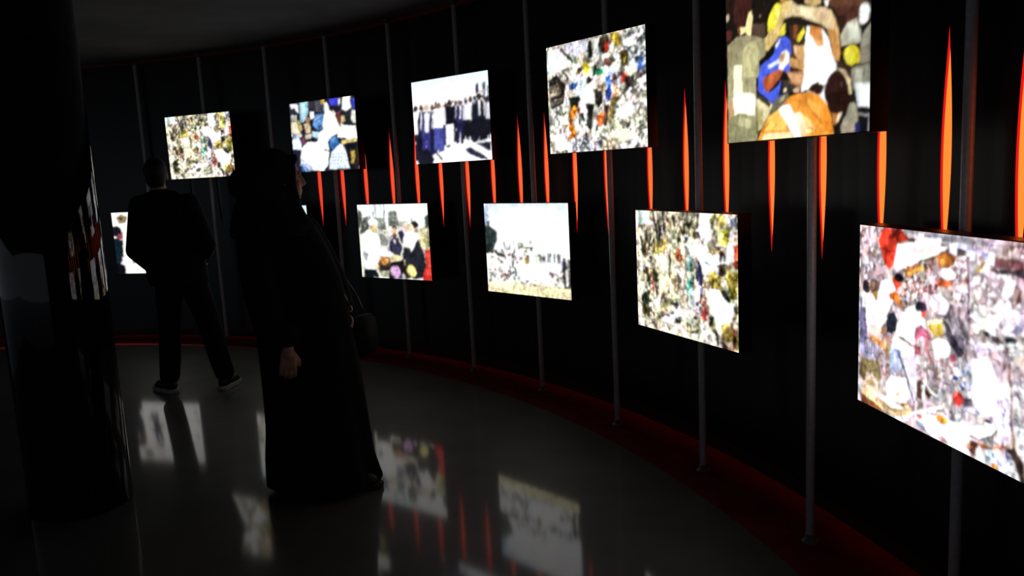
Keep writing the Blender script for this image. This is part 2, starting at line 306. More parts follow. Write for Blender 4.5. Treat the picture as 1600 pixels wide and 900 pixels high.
PRINTS = {
 'L5': '''G|b9a2a6|e2d6da|-42,1075,1057,1083,1112,-67,-9,-695;N|8a7478 b9a3a6 e9dfe4 fffafa c98f86 6a5358 f5e8ea|21.2,90,1.6,-60|-22,1000,152,995,175,737,-16,693;N|ffffff f6e9ec d9b9bf b07a78 5d3338 e8c7c0 b7665c fff6f2 7a4a48|18.5,210,1.7,-40|300,839,697,933,718,700,306,616;N|ffffff fbf3f6 e9d9e2 b99aa8 856c7a f6ecf0|19.7,110,1.6,-30|626,909,955,908,963,732,637,609;G|b9b4c4|e6e1ea|303,996,834,998,840,965,414,955;P|8c8894|413,989,823,997,819,967,562,962;P|f3f1f8|455,979,548,980,544,920,484,913;P|4b3d40|625,935,685,937,681,906,639,900;P|7a4f52|821,929,958,923,960,886,812,878;P|3a3034|801,874,960,886,962,844,922,852,812,864;N|b9a49a 8d766e d7c9bd 6a5a58|16.9,40,1.8,30|865,992,955,997,958,927,836,935;P|d6cfd2|826,997,860,998,857,938,834,935;P|f2f4ff|406,991,449,992,447,934,410,933;P|f2f4ff|593,958,640,960,638,908,597,905;P|f2f4ff|689,935,730,937,729,892,693,889;P|f2f4ff|775,943,824,946,822,885,780,881;P|cfd8f6|779,938,793,942,789,895,778,898;L|c9bfe6|19.6|643,945,714,948,743,934,788,929;P|e4402c|181,998,303,999,326,975,363,956,297,935,267,888,254,809,215,788,186,811,155,893,141,934;P|8c2a24|225,998,299,999,281,965,242,953;P|4a2c30|322,966,385,961,386,944,342,945;P|fffdfb|270,926,386,944,427,968,496,964,517,939,588,944,582,927,431,851,278,783,261,822;P|f4e9ea|372,923,510,941,484,908,373,877;P|6d3b26|591,941,588,924,431,844,403,839;P|a8652c|518,895,582,919,639,903,609,859,573,827,526,858;P|c98c44|526,875,564,891,572,833,540,839;P|d9a352|324,796,445,836,460,816,332,762;P|9a6238|338,815,431,845,439,830,339,789;N|fff2ea e2a79a b8665c f7d9d2 ffffff 8a4a44|14.8,70,1.8,40|302,745,475,785,464,682,305,640;P|d8683c|522,773,612,796,613,764,530,742;P|8a3a28|539,765,560,772,559,755,543,749;E|ffffff|585,813,44.2,26.6,0;E|f9f3f6|545,659,62.0,49.0,0;L|b9a2ac|5.7|498,689,546,665,528,606;L|8d6f86|16.5|696,902,697,800,712,627;L|5b4038|6.4|687,891,706,625,705,415;L|e7d6ea|5.7|705,873,710,678;P|ffffff|882,845,923,833,915,779,881,744,859,769;P|caa2a0|929,801,949,795,947,743,922,728;P|5a3c34|942,798,951,805,956,745,932,735;P|d4a24a|730,846,767,902,774,878,801,872,758,840;P|fffbe8|752,854,776,878,796,869,758,840;N|ffffff fdf6f8 ece2ea|29.4,60,1.4,-20|718,711,962,750,968,624,723,577;E|2c2830|52,666,28.3,38.0,0;E|7f6456|117,680,46.9,40.4,0;P|e9b25a|84,640,152,659,128,592,102,600;P|fffdfd|167,723,232,734,265,704,266,644,236,590,221,550,164,500,138,519,128,592;P|df4a26|240,747,271,758,311,717,273,681;E|1d1b22|290,755,30.6,24.7,0;P|f0812f|218,659,273,681,305,640,329,586,306,593,267,620,227,636;P|b9bfd4|-5,598,31,624,52,474,44,408,-1,397;P|fbfbff|26,623,101,637,137,582,139,494,140,432,53,410,24,494;L|aab0c8|9.0|40,600,60,540,52,474;P|f6d9da|243,603,322,578,308,533,269,525;P|272a3e|217,549,260,565,281,527,271,464,207,442;P|fffdff|319,536,344,601,409,637,438,621,461,569,470,514,385,481,317,470;E|2d2836|438,626,33.6,35.1,0;P|d6493a|435,597,466,615,461,574,443,576;P|8d8494|574,595,616,680,629,672,599,611,581,591;P|4a4450|561,608,599,628,581,591;P|f8f4fb|50,587,136,604,213,522,165,455,89,423,61,474;P|7d7aa0|1,539,50,549,72,368,28,336,8,305;P|54506e|3,422,62,417,59,364,7,364;P|fbe9dc|70,464,165,461,175,413,98,400;P|f0a765|89,404,167,399,225,365,243,296,210,342,133,365,85,384;P|f6c08a|165,461,202,470,207,440,179,421;P|f3b79a|199,426,240,412,225,371,192,393;P|2a2c3e|205,508,245,541,277,524,248,444,207,453;P|b6b2d6|9,351,151,344,161,296,83,261,10,286;P|9a8a5e|11,259,161,271,180,188,156,142,49,198;P|6a5c40|20,242,75,207,50,120,8,159;N|d9b3b0 8a5c5c f2dfe6 5a4048 c08a86|13.7,50,1.6,-60|151,325,251,323,246,210,180,188;P|fffdff|271,468,307,573,439,607,440,562,469,529,443,482,401,425,271,456;P|c86a84|406,519,441,539,497,508,512,483,471,461,449,490,422,460,409,415,400,471;P|d98a98|449,490,499,474,486,426,515,377,536,355,516,355,473,405;L|e6a47a|18.6|530,353,545,302;P|a23a52|387,421,437,423,446,385,402,379;P|f7f8ff|249,408,271,453,401,425,403,367,352,328,250,353;P|c6cef2|242,363,313,371,323,283,254,212,235,293;P|9aa2c8|266,370,305,375,314,335,275,317;P|ece4f6|329,345,403,373,420,267,409,145,388,125,355,221;L|565a74|13.0|289,364,338,288,363,212,403,130;L|9a6f76|8.2|263,454,387,421,431,393;P|fffcff|206,172,245,222,347,243,380,146,336,94,232,93;P|e9c9a0|280,141,307,150,307,129,284,121;P|e9d6c0|28,106,94,186,129,172,207,115,174,91,51,67;P|c2a678|59,123,103,163,139,124,96,102;P|f3cf9c|33,87,174,97,320,88,396,98,390,54,283,12,141,21,33,54;P|ffffff|105,80,224,96,352,75,258,46;P|8a5a34|24,51,141,28,226,2,177,-30,26,-22;P|b8642e|324,95,373,117,366,99,336,85;P|f4c95e|476,542,562,579,567,520,538,501,497,519;P|fff6d6|468,568,561,590,562,574,476,542;P|4c4656|568,592,601,577,627,541,666,492,697,469,668,434,623,475,591,499;P|8f8392|586,618,661,634,699,585,714,500,691,467,634,532;N|b6a8b6 786a78 d9ccd8 5d505e|17.9,40,2.0,-60|586,628,690,651,714,489,634,532;E|fffdfd|565,458,51.9,46.6,0;P|fff6f6|505,476,538,490,554,411,529,387;P|c9556e|606,426,643,448,663,411,633,385;L|a87078|8.6|535,389,575,395,633,374;N|ffffff efe0e2 b98e90 7d5a5e fdf6f6 d9c2c8 9aa0b8|15.7,60,1.8,35|403,367,633,380,638,228,409,145;P|4a3030|421,244,449,265,453,161,416,159;P|5c3a34|468,236,507,203,494,181,466,200;P|6d4a44|506,249,560,239,547,229;L|ffffff|12.0|460,163,464,235,477,268;L|fff6f6|11.8|478,251,507,221,548,218;L|fff2f2|8.4|571,299,547,229;N|ffffff dfe4fa a9b2dc 6f7bb4 f4f4ff|14.9,50,2.0,60|626,410,727,472,735,263,636,293;E|3a4a9c|653,337,17.2,11.8,0;E|3f55a0|685,302,10.8,9.6,0;E|df3a34|663,242,29.4,35.5,0;P|f47a6a|643,268,668,277,657,246,644,241;P|4b3e42|690,253,734,274,742,239,695,222;P|fdfdff|733,453,812,481,842,424,867,342,871,242,772,203,738,328;L|d9dcf0|9.0|728,441,738,339,771,224;P|2f2a34|777,594,807,594,814,570,786,576;P|54443e|818,589,856,589,878,560,830,562;P|222638|880,595,913,603,939,591,914,567,883,571;P|f6f2fa|730,536,889,553,910,539,731,505;N|f2eefa c9c2dc ffffff a39cb8|14.8,60,1.8,-30|724,539,970,580,971,542,727,472;P|a29cb4|902,615,965,683,967,641,933,609;N|ffffff e6d4e0 b5949c 8c6a74 f3e6ee c9c6e2 dccfe0|16.5,80,2.0,-75|848,527,971,561,983,286,876,244;E|efe2d0|952,507,24.5,21.4,0;L|7a4c3a|13.8|908,485,920,390,928,264;L|c9a67a|5.8|882,487,893,351;N|ffffff f6f0fa d0cde6 9a98b8 6a6680 fff6ee|15.2,60,1.7,-30|509,147,771,246,775,131,554,39;P|fffefe|454,98,655,131,739,164,739,-3,660,-17,555,-7,457,22;E|f3a63a|574,107,34.0,22.4,0;E|fbd24a|594,114,16.8,15.6,0;P|e8773c|545,109,561,119,566,86,549,88;P|6a5a66|688,242,735,264,742,235,695,212;P|fffdfd|739,148,840,200,863,178,832,124,753,95;L|33303c|7.8|729,96,777,95,837,131,863,168;E|4a3850|820,198,17.5,9.2,0;P|b0703a|771,87,845,88,912,143,924,123,883,89,790,58;P|5b3426|730,75,777,84,773,34,757,0,732,21;P|c98c6a|719,64,743,43,720,21;P|eef2fa|767,53,796,45,815,0,781,-10,763,8;N|ffffff e2e8f8 8f97ba 5a6288 f6fbff|15.1,110,2.2,-60|790,42,924,108,975,1,860,-15;P|d48a3e|831,8,858,26,875,8,860,-9;P|3a2a26|913,113,949,134,992,69,1000,-1,975,1,952,65;L|8a4f40|14.9|919,400,928,255,944,132;P|ffffff|854,379,917,400,924,233,882,104,864,158;N|ffffff e6e0f4 c8c2e0 9a94b4|14.9,60,2.0,-70|862,321,919,341,929,125,886,127;N|ffffff f0ecf6 c2b4c4 8a7c8c|16.4,60,1.6,-20|937,406,981,421,995,115,959,138;L|ffffff|16.2|327,2,411,81,576,178;P|b86a4a|426,81,455,92,462,71,441,57;P|e9dfe6|390,49,427,57,486,4,399,-2;P|8a9aa6|420,48,463,48,486,10,443,16;P|e8b4b4|548,19,594,27,621,5,569,-1;P|fff2dc|613,52,653,2,634,-6''',
 'U5': '''P|1b1512|-102,1492,1071,1035,1092,-120,-131,-63;P|4a2b22|752,717,936,667,938,547,817,536,804,653;P|5b3a2a|755,1012,973,935,978,627,758,685;P|2c1d16|805,628,861,614,873,524,817,536;P|251a14|-18,1342,114,1294,109,831,-27,744;P|3a1d1a|95,1069,214,1033,220,803,172,722,108,714,67,771;P|4c3c30|219,717,325,703,332,617,219,642;E|8a6a62|284,752,9.0,6.8,0;E|bda58c|16,803,17.0,24.0,0;P|5a2c24|7,724,50,709,40,651,6,652;P|f2e0a2|116,718,172,710,196,792,220,797,227,755,211,649,187,655,172,676,123,666;P|7a4a2a|100,715,124,722,128,679,107,672;E|e8dc3c|397,702,51.0,90.9,-12;P|f4ec70|397,763,432,770,432,694,397,680;P|f1e64a|432,661,474,662,467,599,425,597;P|dcc07a|439,768,467,793,521,779,507,751,467,696,439,638,411,578,346,535,324,540,324,608,354,635,411,666;L|8a5a30|7.1|501,747,467,691,432,623;P|b98450|432,835,467,826,467,777,439,779;P|d8c394|507,783,560,742,637,717,722,684,776,661,805,604,817,541,759,564,723,593,637,623,586,667,521,691,467,691,480,731;P|e9dcb4|560,726,637,706,674,635,612,656;E|d3b592|722,648,35.9,40.5,0;L|8a6a4a|5.2|705,658,717,630;P|b99c68|611,858,709,829,710,708,655,712,611,744;P|f4efe4|731,722,758,715,755,686,737,690;P|c48f4c|753,571,817,546,830,419,824,381,796,396,777,470,759,514;P|e8b878|788,618,805,604,818,482,812,473;P|221c18|474,689,612,656,723,593,699,588,612,619,507,644,480,628;P|3a2a20|501,645,612,619,613,504,534,498,508,557;P|8a4a2a|531,638,554,633,548,549,528,564;P|e9dc3a|554,579,599,612,603,579,574,533,551,548;P|4a3024|501,548,548,527,535,455,501,461;P|d8a86a|534,519,606,510,606,431,568,438,534,476;P|e3c49c|531,515,567,513,554,478,534,487;P|c9965a|501,461,606,431,607,356,501,418;L|7a4a28|6.4|501,418,607,362;P|d08a4a|637,608,717,579,772,471,796,396,700,424,650,522;P|c27a3c|656,598,693,585,675,542,650,548;P|e9b06a|669,523,730,505,724,471,688,483;P|fffefd|618,612,640,602,638,571,663,524,691,477,730,480,717,574,729,566,765,493,778,429,807,374,808,303,792,153,640,171,600,336,606,494;G|98916f|b6ae84|10,626,82,660,180,656,324,613,331,516,294,477,278,411,260,-21,14,-25;P|c6c08e|139,588,242,614,279,549,240,394,153,407;P|fdf6d4|64,495,138,482,136,290,61,300;L|7a7352|8.2|139,577,171,605;P|151310|279,480,397,553,411,522,316,462,278,370;P|4a62de|411,578,467,593,508,557,514,480,501,461,508,373,432,150,367,168,277,225,270,296,286,444,390,504;P|3448b8|439,373,453,315,432,223,411,310;P|e9effc|397,548,432,584,429,563,411,531;P|dbe6f4|346,445,425,464,432,441,353,418;P|f0ece0|439,495,474,505,501,483,501,439,453,404,425,420;P|c89870|425,481,467,495,460,447,432,441;P|f3f0e8|421,426,467,413,453,390,425,409;P|b9b7a0|826,520,867,574,916,581,943,522,944,460,874,460,835,458;P|d6d6c6|873,558,927,560,939,475,874,480;E|d9dcd8|960,594,30.4,49.8,-8;E|f6f8fa|968,596,17.7,33.1,-8;P|8a8878|949,492,995,543,998,349,941,350,945,436;P|2c2420|978,656,998,650,999,613;P|7a7464|945,436,997,435,998,349,940,359;E|dccb30|891,402,46.6,51.5,0;E|f0e850|880,399,30.4,39.4,0;E|c9b428|931,385,11.8,34.0,0;P|2a1c12|830,419,847,416,870,348,897,338,940,359,956,347,892,329,842,367;P|7f7d70|897,338,998,344,1001,205,899,219;P|a9a594|919,324,962,327,953,212,921,216;P|3a281e|807,384,853,365,892,329,898,289,819,311;P|1a1512|248,385,453,397,613,316,627,240,439,254,367,206,255,261;P|3a332c|453,341,535,328,535,258,453,263;P|cf9e72|481,392,607,360,607,291,575,279,521,325;P|b07c50|494,335,588,293,575,282,508,322;L|7a4a2c|7.2|481,392,607,347;P|4a62de|286,413,338,382,353,277,425,318,446,348,425,233,374,220,323,258,266,306,271,393;P|a8522c|301,370,411,404,460,395,432,356,367,303,345,281,316,305;P|c0683c|353,379,425,401,411,370,360,333;P|e9dcc4|467,295,484,295,481,268,460,273;E|cfa992|554,271,19.9,16.3,0;P|fffefc|613,401,807,367,761,334,732,293,689,289,620,262,581,259;P|fdf8e6|57,298,136,315,232,293,255,255,238,157,167,170,118,181,68,168;P|c49a74|18,266,61,261,68,168,17,161;G|9a956a|8c8868|17,161,135,179,246,150,261,-6,14,-2;P|b5b08a|118,163,215,129,206,82,93,116;P|d9d0a0|251,267,323,246,382,205,345,146,284,64,261,66;P|b9ae78|254,208,307,179,292,75,261,54;L|2b2418|8.0|256,290,257,42;P|3a342a|251,291,308,260,367,212,352,197,255,261;P|ef9b3a|268,6,292,63,345,140,410,196,508,234,575,252,639,249,702,219,751,161,775,96,791,-3,704,-34,268,-30;P|f8c860|352,128,425,188,467,127,481,48,314,50;P|f6b650|575,198,639,206,708,155,703,104,640,142;P|ffd884|562,151,640,88,678,21,589,6,575,84;L|c9661c|9.6|614,241,614,188,671,112,727,59;L|d4741e|8.0|702,203,739,131,740,37;L|d87a20|8.6|522,227,601,189,640,121;L|cf6c1c|9.3|352,93,292,51;P|ee8a28|727,143,763,118,782,13,752,15;L|c9661c|7.1|549,75,691,20;P|ffffff|417,189,501,196,535,132,569,62,589,1,535,-12,508,45,467,105;G|fff6d8|f6d49a|535,137,575,138,640,13,589,1;P|ffe6b0|314,38,508,34,522,-11,291,-19;P|6a6650|410,241,494,263,508,234,439,187,359,144,352,168;P|a8a488|439,243,474,255,467,228,432,210;P|2a1712|626,258,652,284,695,296,738,266,720,227,702,219;E|2f1a16|820,228,86.1,108.9,0;P|24130f|732,220,781,137,878,96,894,159,899,223;L|5c4048|4.0|714,217,720,248;E|5a3a34|839,256,7.9,15.1,0;P|e2cfa0|808,347,853,329,893,273,899,203,888,199,882,250,854,304;P|c9b288|842,331,876,295,871,286,836,322;P|b5783c|781,116,822,107,805,52,787,54;P|e9d2b4|822,107,850,114,839,90,816,61,805,68;P|17120e|793,32,822,51,861,108,873,101,834,39,800,-4;P|8f8a78|889,155,922,155,945,59,918,42,918,2,846,3,834,39,873,101;P|a89a84|851,58,907,63,907,3,851,7;P|171d1c|894,194,921,180,933,129,916,151;P|d2dcdc|920,249,1000,247,1002,126,933,127;P|eef4f6|942,236,990,234,991,132,949,133;P|1a1614|933,127,1002,126,1002,97,939,94;P|8c8a86|939,92,1002,97,1002,83,944,79;P|121318|939,80,992,81,993,-4,935,1;P|23265c|918,42,945,44,940,0,918,2;P|8f8c88|992,89,1002,88,1004,-5,991,-4''',
 'L4': '''G|cfc8a8|efe8d0|-19,1075,1031,1048,1021,-37,-63,-90;N|fffdf2 efe6c4 8a7c58 4a4030 d8caa0 ffffff b09a6a|28.5,380,2.4,-80|9,1010,1010,1005,1000,21,3,1;P|d6ecea|19,1003,157,1000,173,908,75,874,15,886;P|f4fcfa|79,990,156,986,182,887,95,890;L|33272c|33.2|190,1001,237,820;L|33272c|32.7|242,989,282,802;L|33272c|32.0|311,1002,324,805;L|33272c|32.6|266,878,263,758;L|33272c|31.0|413,975,428,887;L|33272c|30.2|499,995,498,931;L|33272c|30.5|480,883,521,826;L|33272c|29.2|607,976,580,889;L|33272c|28.8|651,991,645,880;L|33272c|30.0|531,913,529,840;L|4a3a34|30.0|122,834,96,643;L|4a3a34|29.6|170,815,127,675;L|4a3a34|30.7|61,771,75,619;L|4a3a34|29.4|207,768,157,706;P|f4fbf4|671,1005,764,1002,792,876,768,798,690,766,661,868;P|ffffff|694,986,749,982,754,874,700,870;P|7f7c40|764,989,817,991,808,890,785,882;P|b9b060|817,985,911,989,903,908,845,905;P|9aa0aa|926,989,1003,980,995,901,939,904;P|6a6f80|947,972,982,967,974,912,953,917;P|e9e24a|867,881,925,897,931,793,887,770,829,790;P|f3f0b0|815,878,874,894,866,793,829,790;P|d9d030|888,870,910,871,909,803,888,801;P|f6e9e0|932,885,1002,890,987,779,930,780;L|a86a50|18.2|988,864,983,797;L|40342a|13.9|932,879,924,823;P|e8542a|959,783,1008,781,1010,696,965,666,951,677;P|fff6f0|909,778,966,795,972,673,936,650,900,671;P|6a2a1c|972,679,1010,683,1006,597,971,605,950,652;P|b4a05a|206,739,355,779,352,696,221,626,184,651;L|7a6a38|9.8|195,695,335,743;P|f6e8b4|335,729,380,726,351,668;P|8a4a3a|326,721,357,710,342,667;P|f6efc8|240,628,369,669,345,428,243,414;P|ffffe8|268,617,333,638,320,510,274,504;E|7a4028|465,658,41.4,61.6,0;E|a85c38|457,678,22.5,34.2,0;L|5a3a28|14.7|428,558,434,441;L|4a3a28|12.7|472,563,465,446;E|f6e8d8|508,683,25.4,40.7,0;L|3a3428|24.2|378,670,357,543;L|5a5a30|20.6|369,642,372,446;E|3c352c|643,821,41.7,32.8,0;L|3a2a30|21.7|707,813,690,766;P|40307a|529,806,562,815,553,761,536,760;P|2a2a24|443,800,495,810,503,777,460,760;P|ffffff|561,742,737,764,766,670,734,601,625,668,568,689;P|dfeef0|559,661,600,665,607,586,540,578;P|8fd8cc|559,648,608,653,607,586,556,526,540,551;P|b6ece2|558,628,591,638,582,570,556,553;P|2f3050|656,638,687,609,702,532,684,437,636,430,630,549,623,588;P|9a9ab8|631,602,656,619,647,551;P|ffffff|672,647,711,612,725,535,709,481,687,556;P|ffffff|728,685,835,690,841,589,763,488,718,547;L|2f4a40|13.4|719,632,758,607;P|a89a66|736,718,835,747,835,696,751,700;L|4a3a28|11.6|744,706,827,692;P|5a3830|835,715,879,732,893,696,885,645,841,640;P|d4c8d8|849,678,879,688,871,643,849,634;P|3f3028|826,612,900,646,906,546,840,525;P|6a6044|900,634,950,627,942,514,898,520;P|c9b850|741,550,811,585,832,498,748,486;P|9a8a40|906,559,1006,585,1005,523,898,508;P|4a3c28|102,526,189,522,234,441,243,414,117,396;P|d8b48a|141,516,179,506,176,404,157,402;P|2f3424|181,557,218,511,253,444,206,452;P|f6f0c8|247,468,357,483,353,345,252,313;P|e8cf98|376,486,434,493,430,350,372,340;L|4a3c28|18.4|362,484,353,337;L|4f4028|15.9|453,496,449,338;L|e8b070|8.2|337,480,334,380;P|b86a50|162,410,199,415,191,319,154,321;P|2f3624|57,298,138,319,146,216,100,127,47,166;P|3f3420|80,164,197,194,195,130,110,97;L|3a3024|21.4|216,449,220,261;P|fafae8|39,392,88,399,73,300,38,213;L|8ad0b8|13.4|85,335,117,323;P|7ad0be|545,486,599,493,598,435,594,251,567,261,570,394,533,359,525,394;P|bdeee6|563,474,599,486,589,441;L|2a4a40|13.5|552,391,533,344;P|fdfcff|634,477,669,460,665,235,647,217,612,255;P|35304e|644,507,696,528,694,442,651,443;P|6a668c|659,423,703,443,693,356,667,352;P|a06258|684,362,736,370,750,237,698,169,672,179;P|c04440|682,246,725,247,724,175,681,173;L|e8d0c8|9.2|693,342,735,349;L|5a2c2c|11.2|675,353,663,162;P|c9b24a|738,519,861,536,868,427,770,439;L|5a4a20|14.3|788,498,778,427;L|ece0a0|12.4|812,488,836,470;L|5a4428|12.2|853,521,868,441;P|a8983c|909,543,1001,555,992,393,938,383;L|3a2c1c|16.7|978,512,948,548;L|6a5a24|13.6|932,491,969,389;P|2c2820|860,426,900,439,946,364,922,346,867,385;P|fffefa|745,400,787,431,828,434,875,373,969,334,960,271,929,217,865,190,816,194,759,260;P|5a4a24|969,334,999,347,991,243,952,235;P|e8dca8|983,276,1014,261,1013,166,982,173;N|ffffff f6efd8 c4b48a 6a5c40 efe2c4 3a3226 ffffff d8ccb0|26.1,150,1.8,-30|157,234,667,344,695,9,75,25;P|fffffa|427,220,576,233,557,185,501,159,426,167;P|f6f0ff|299,165,445,178,385,74,276,83;P|f3e8b0|219,213,332,280,449,323,329,194,227,160;L|4a4038|16.4|370,256,419,264;L|50443c|14.8|277,114,319,169,348,144;P|2f2430|415,111,482,140,471,93,433,92;P|4a5034|572,69,636,91,626,52,581,49;E|faf6f0|747,64,67.8,50.6,0;E|dcd4cc|772,48,42.0,28.8,0;P|4a3a28|767,212,800,233,782,144,749,151;P|3a3438|799,162,839,100,838,0,813,9;P|fdfbe8|816,180,889,202,864,105,839,100;E|a8983e|903,128,41.3,69.8,8;E|c4b858|896,140,22.3,41.9,0;P|6a3a24|944,179,990,161,965,4,942,-2;P|9a9050|982,132,1013,153,1004,28,965,-17;P|3a2a20|847,45,942,12,926,-20,854,-3;P|e8e0d0|830,55,871,23,862,-8,830,5;P|2a1c18|943,96,982,146,966,60,950,42''',
 'U4': '''G|c9c6bc|d8d2c0|-7,1328,1091,1081,1061,-113,-82,-53;N|ffffff e6e2d8 8a8678 54504a b8b2a2 f6f4f0|42.7,300,1.8,-50|12,977,1019,1007,1020,-56,-1,-10;P|eef4f2|16,974,162,971,272,825,261,783,96,766,19,748;P|dcd8ee|181,982,444,981,449,894,336,858,249,903;L|2c2a28|26.9|162,971,213,902,290,822;P|2c2622|452,972,494,977,497,828,454,822;P|e8e8e4|495,984,569,983,569,787,496,814;P|3a2e22|569,983,657,986,668,852,603,823,558,915;P|d8402a|627,937,664,936,655,834,621,854;P|c4a838|658,992,759,995,794,869,732,881;L|4a3a14|13.4|751,986,786,884;N|f2f6f4 b4bab4 6a706c dfe6e2 3f4542|31.8,120,2.0,-40|798,1003,1010,1009,1012,655,820,729;P|2a2624|16,687,113,741,201,644,194,510,173,453,22,425;P|7d745e|22,625,128,655,141,548,27,532;P|5f584a|26,502,177,528,155,463,23,456;L|fafaf4|19.1|224,745,273,648;L|3a3a36|15.5|170,769,238,668;P|f4dc3a|376,792,437,803,468,734,431,668,398,702;P|eee6d0|336,858,405,874,384,777,333,800;E|6a4a34|347,739,27.7,31.8,0;P|d8e4ea|255,651,346,696,430,639,409,541,301,482,233,550;P|3f66b0|236,624,343,638,323,582,252,577;P|ece8dc|188,571,306,584,319,494,213,523;P|1a2418|231,506,355,504,332,374,243,384;P|f08a24|234,385,299,423,332,389,266,292,297,184,256,82,223,145,247,264;L|e87a1c|23.1|233,370,239,98;L|2c2c2c|33.8|341,388,397,264;E|3a2a22|455,632,30.3,31.5,0;P|faf8f2|411,598,496,600,499,470,495,355,349,357,372,487;P|22221e|421,422,497,413,462,184,421,217;P|f6fbf6|360,547,419,583,418,364,349,372;P|2f9a6a|509,727,600,725,598,670,515,669;P|18381c|502,756,535,751,514,640,490,658;P|f0dcd4|499,671,598,670,594,571,512,583;P|d4e8fa|606,682,696,723,726,690,767,518,735,509,707,610,611,597;P|3a62c0|621,638,661,645,679,475,638,452;E|6a4030|707,623,25.0,30.4,0;P|c48a44|544,564,611,583,592,529;P|2a2420|502,542,592,529,577,346,505,412;P|d8a878|653,422,722,566,751,507,717,442,668,392;P|3048a0|609,527,673,518,669,420,621,426;P|7a6a40|670,434,765,463,745,327,645,196,632,283;P|a85a2c|501,297,586,345,615,256,547,205;P|d87430|526,308,576,317,565,247;P|4a3024|596,401,652,394,630,212,589,216;L|e8dcd0|21.6|537,365,622,440;E|5a3a34|649,758,47.6,41.5,0;P|c43a2c|770,628,832,645,814,566,775,544;P|4a3a14|761,821,853,831,833,686,773,696;P|e8dc4c|782,763,821,769,804,718;P|f4f4f0|850,723,896,769,929,643,861,613,832,645;P|4a70c4|925,750,983,740,980,647,936,628;P|2f2a24|816,620,906,606,873,489,796,473;P|4a4a44|812,498,935,601,1001,631,993,592,903,512;P|f6f8f6|927,576,1005,603,1004,471,931,467;N|ffffff f0ece0 c8c2b0 7a766a|35.7,90,2.0,40|717,414,1014,562,1010,6,671,8;P|fbf8ee|714,344,840,398,897,309,805,264,697,290;P|f2e8b8|664,279,772,212,739,159,678,207;P|f6f2dc|643,139,802,181,921,88,704,49;P|d2c6a4|576,87,738,103,703,-1,557,9;N|ffffff d8dce8 8a8e9c 5a5e6a f2f4fa|26.6,90,1.8,-30|268,141,561,117,556,-6,225,0;P|f6f8fa|67,189,161,196,245,22,58,18;N|e8e4c8 9a967a 4a4838 fafaf0|24.3,70,1.8,-60|30,409,246,444,233,174,27,161''',
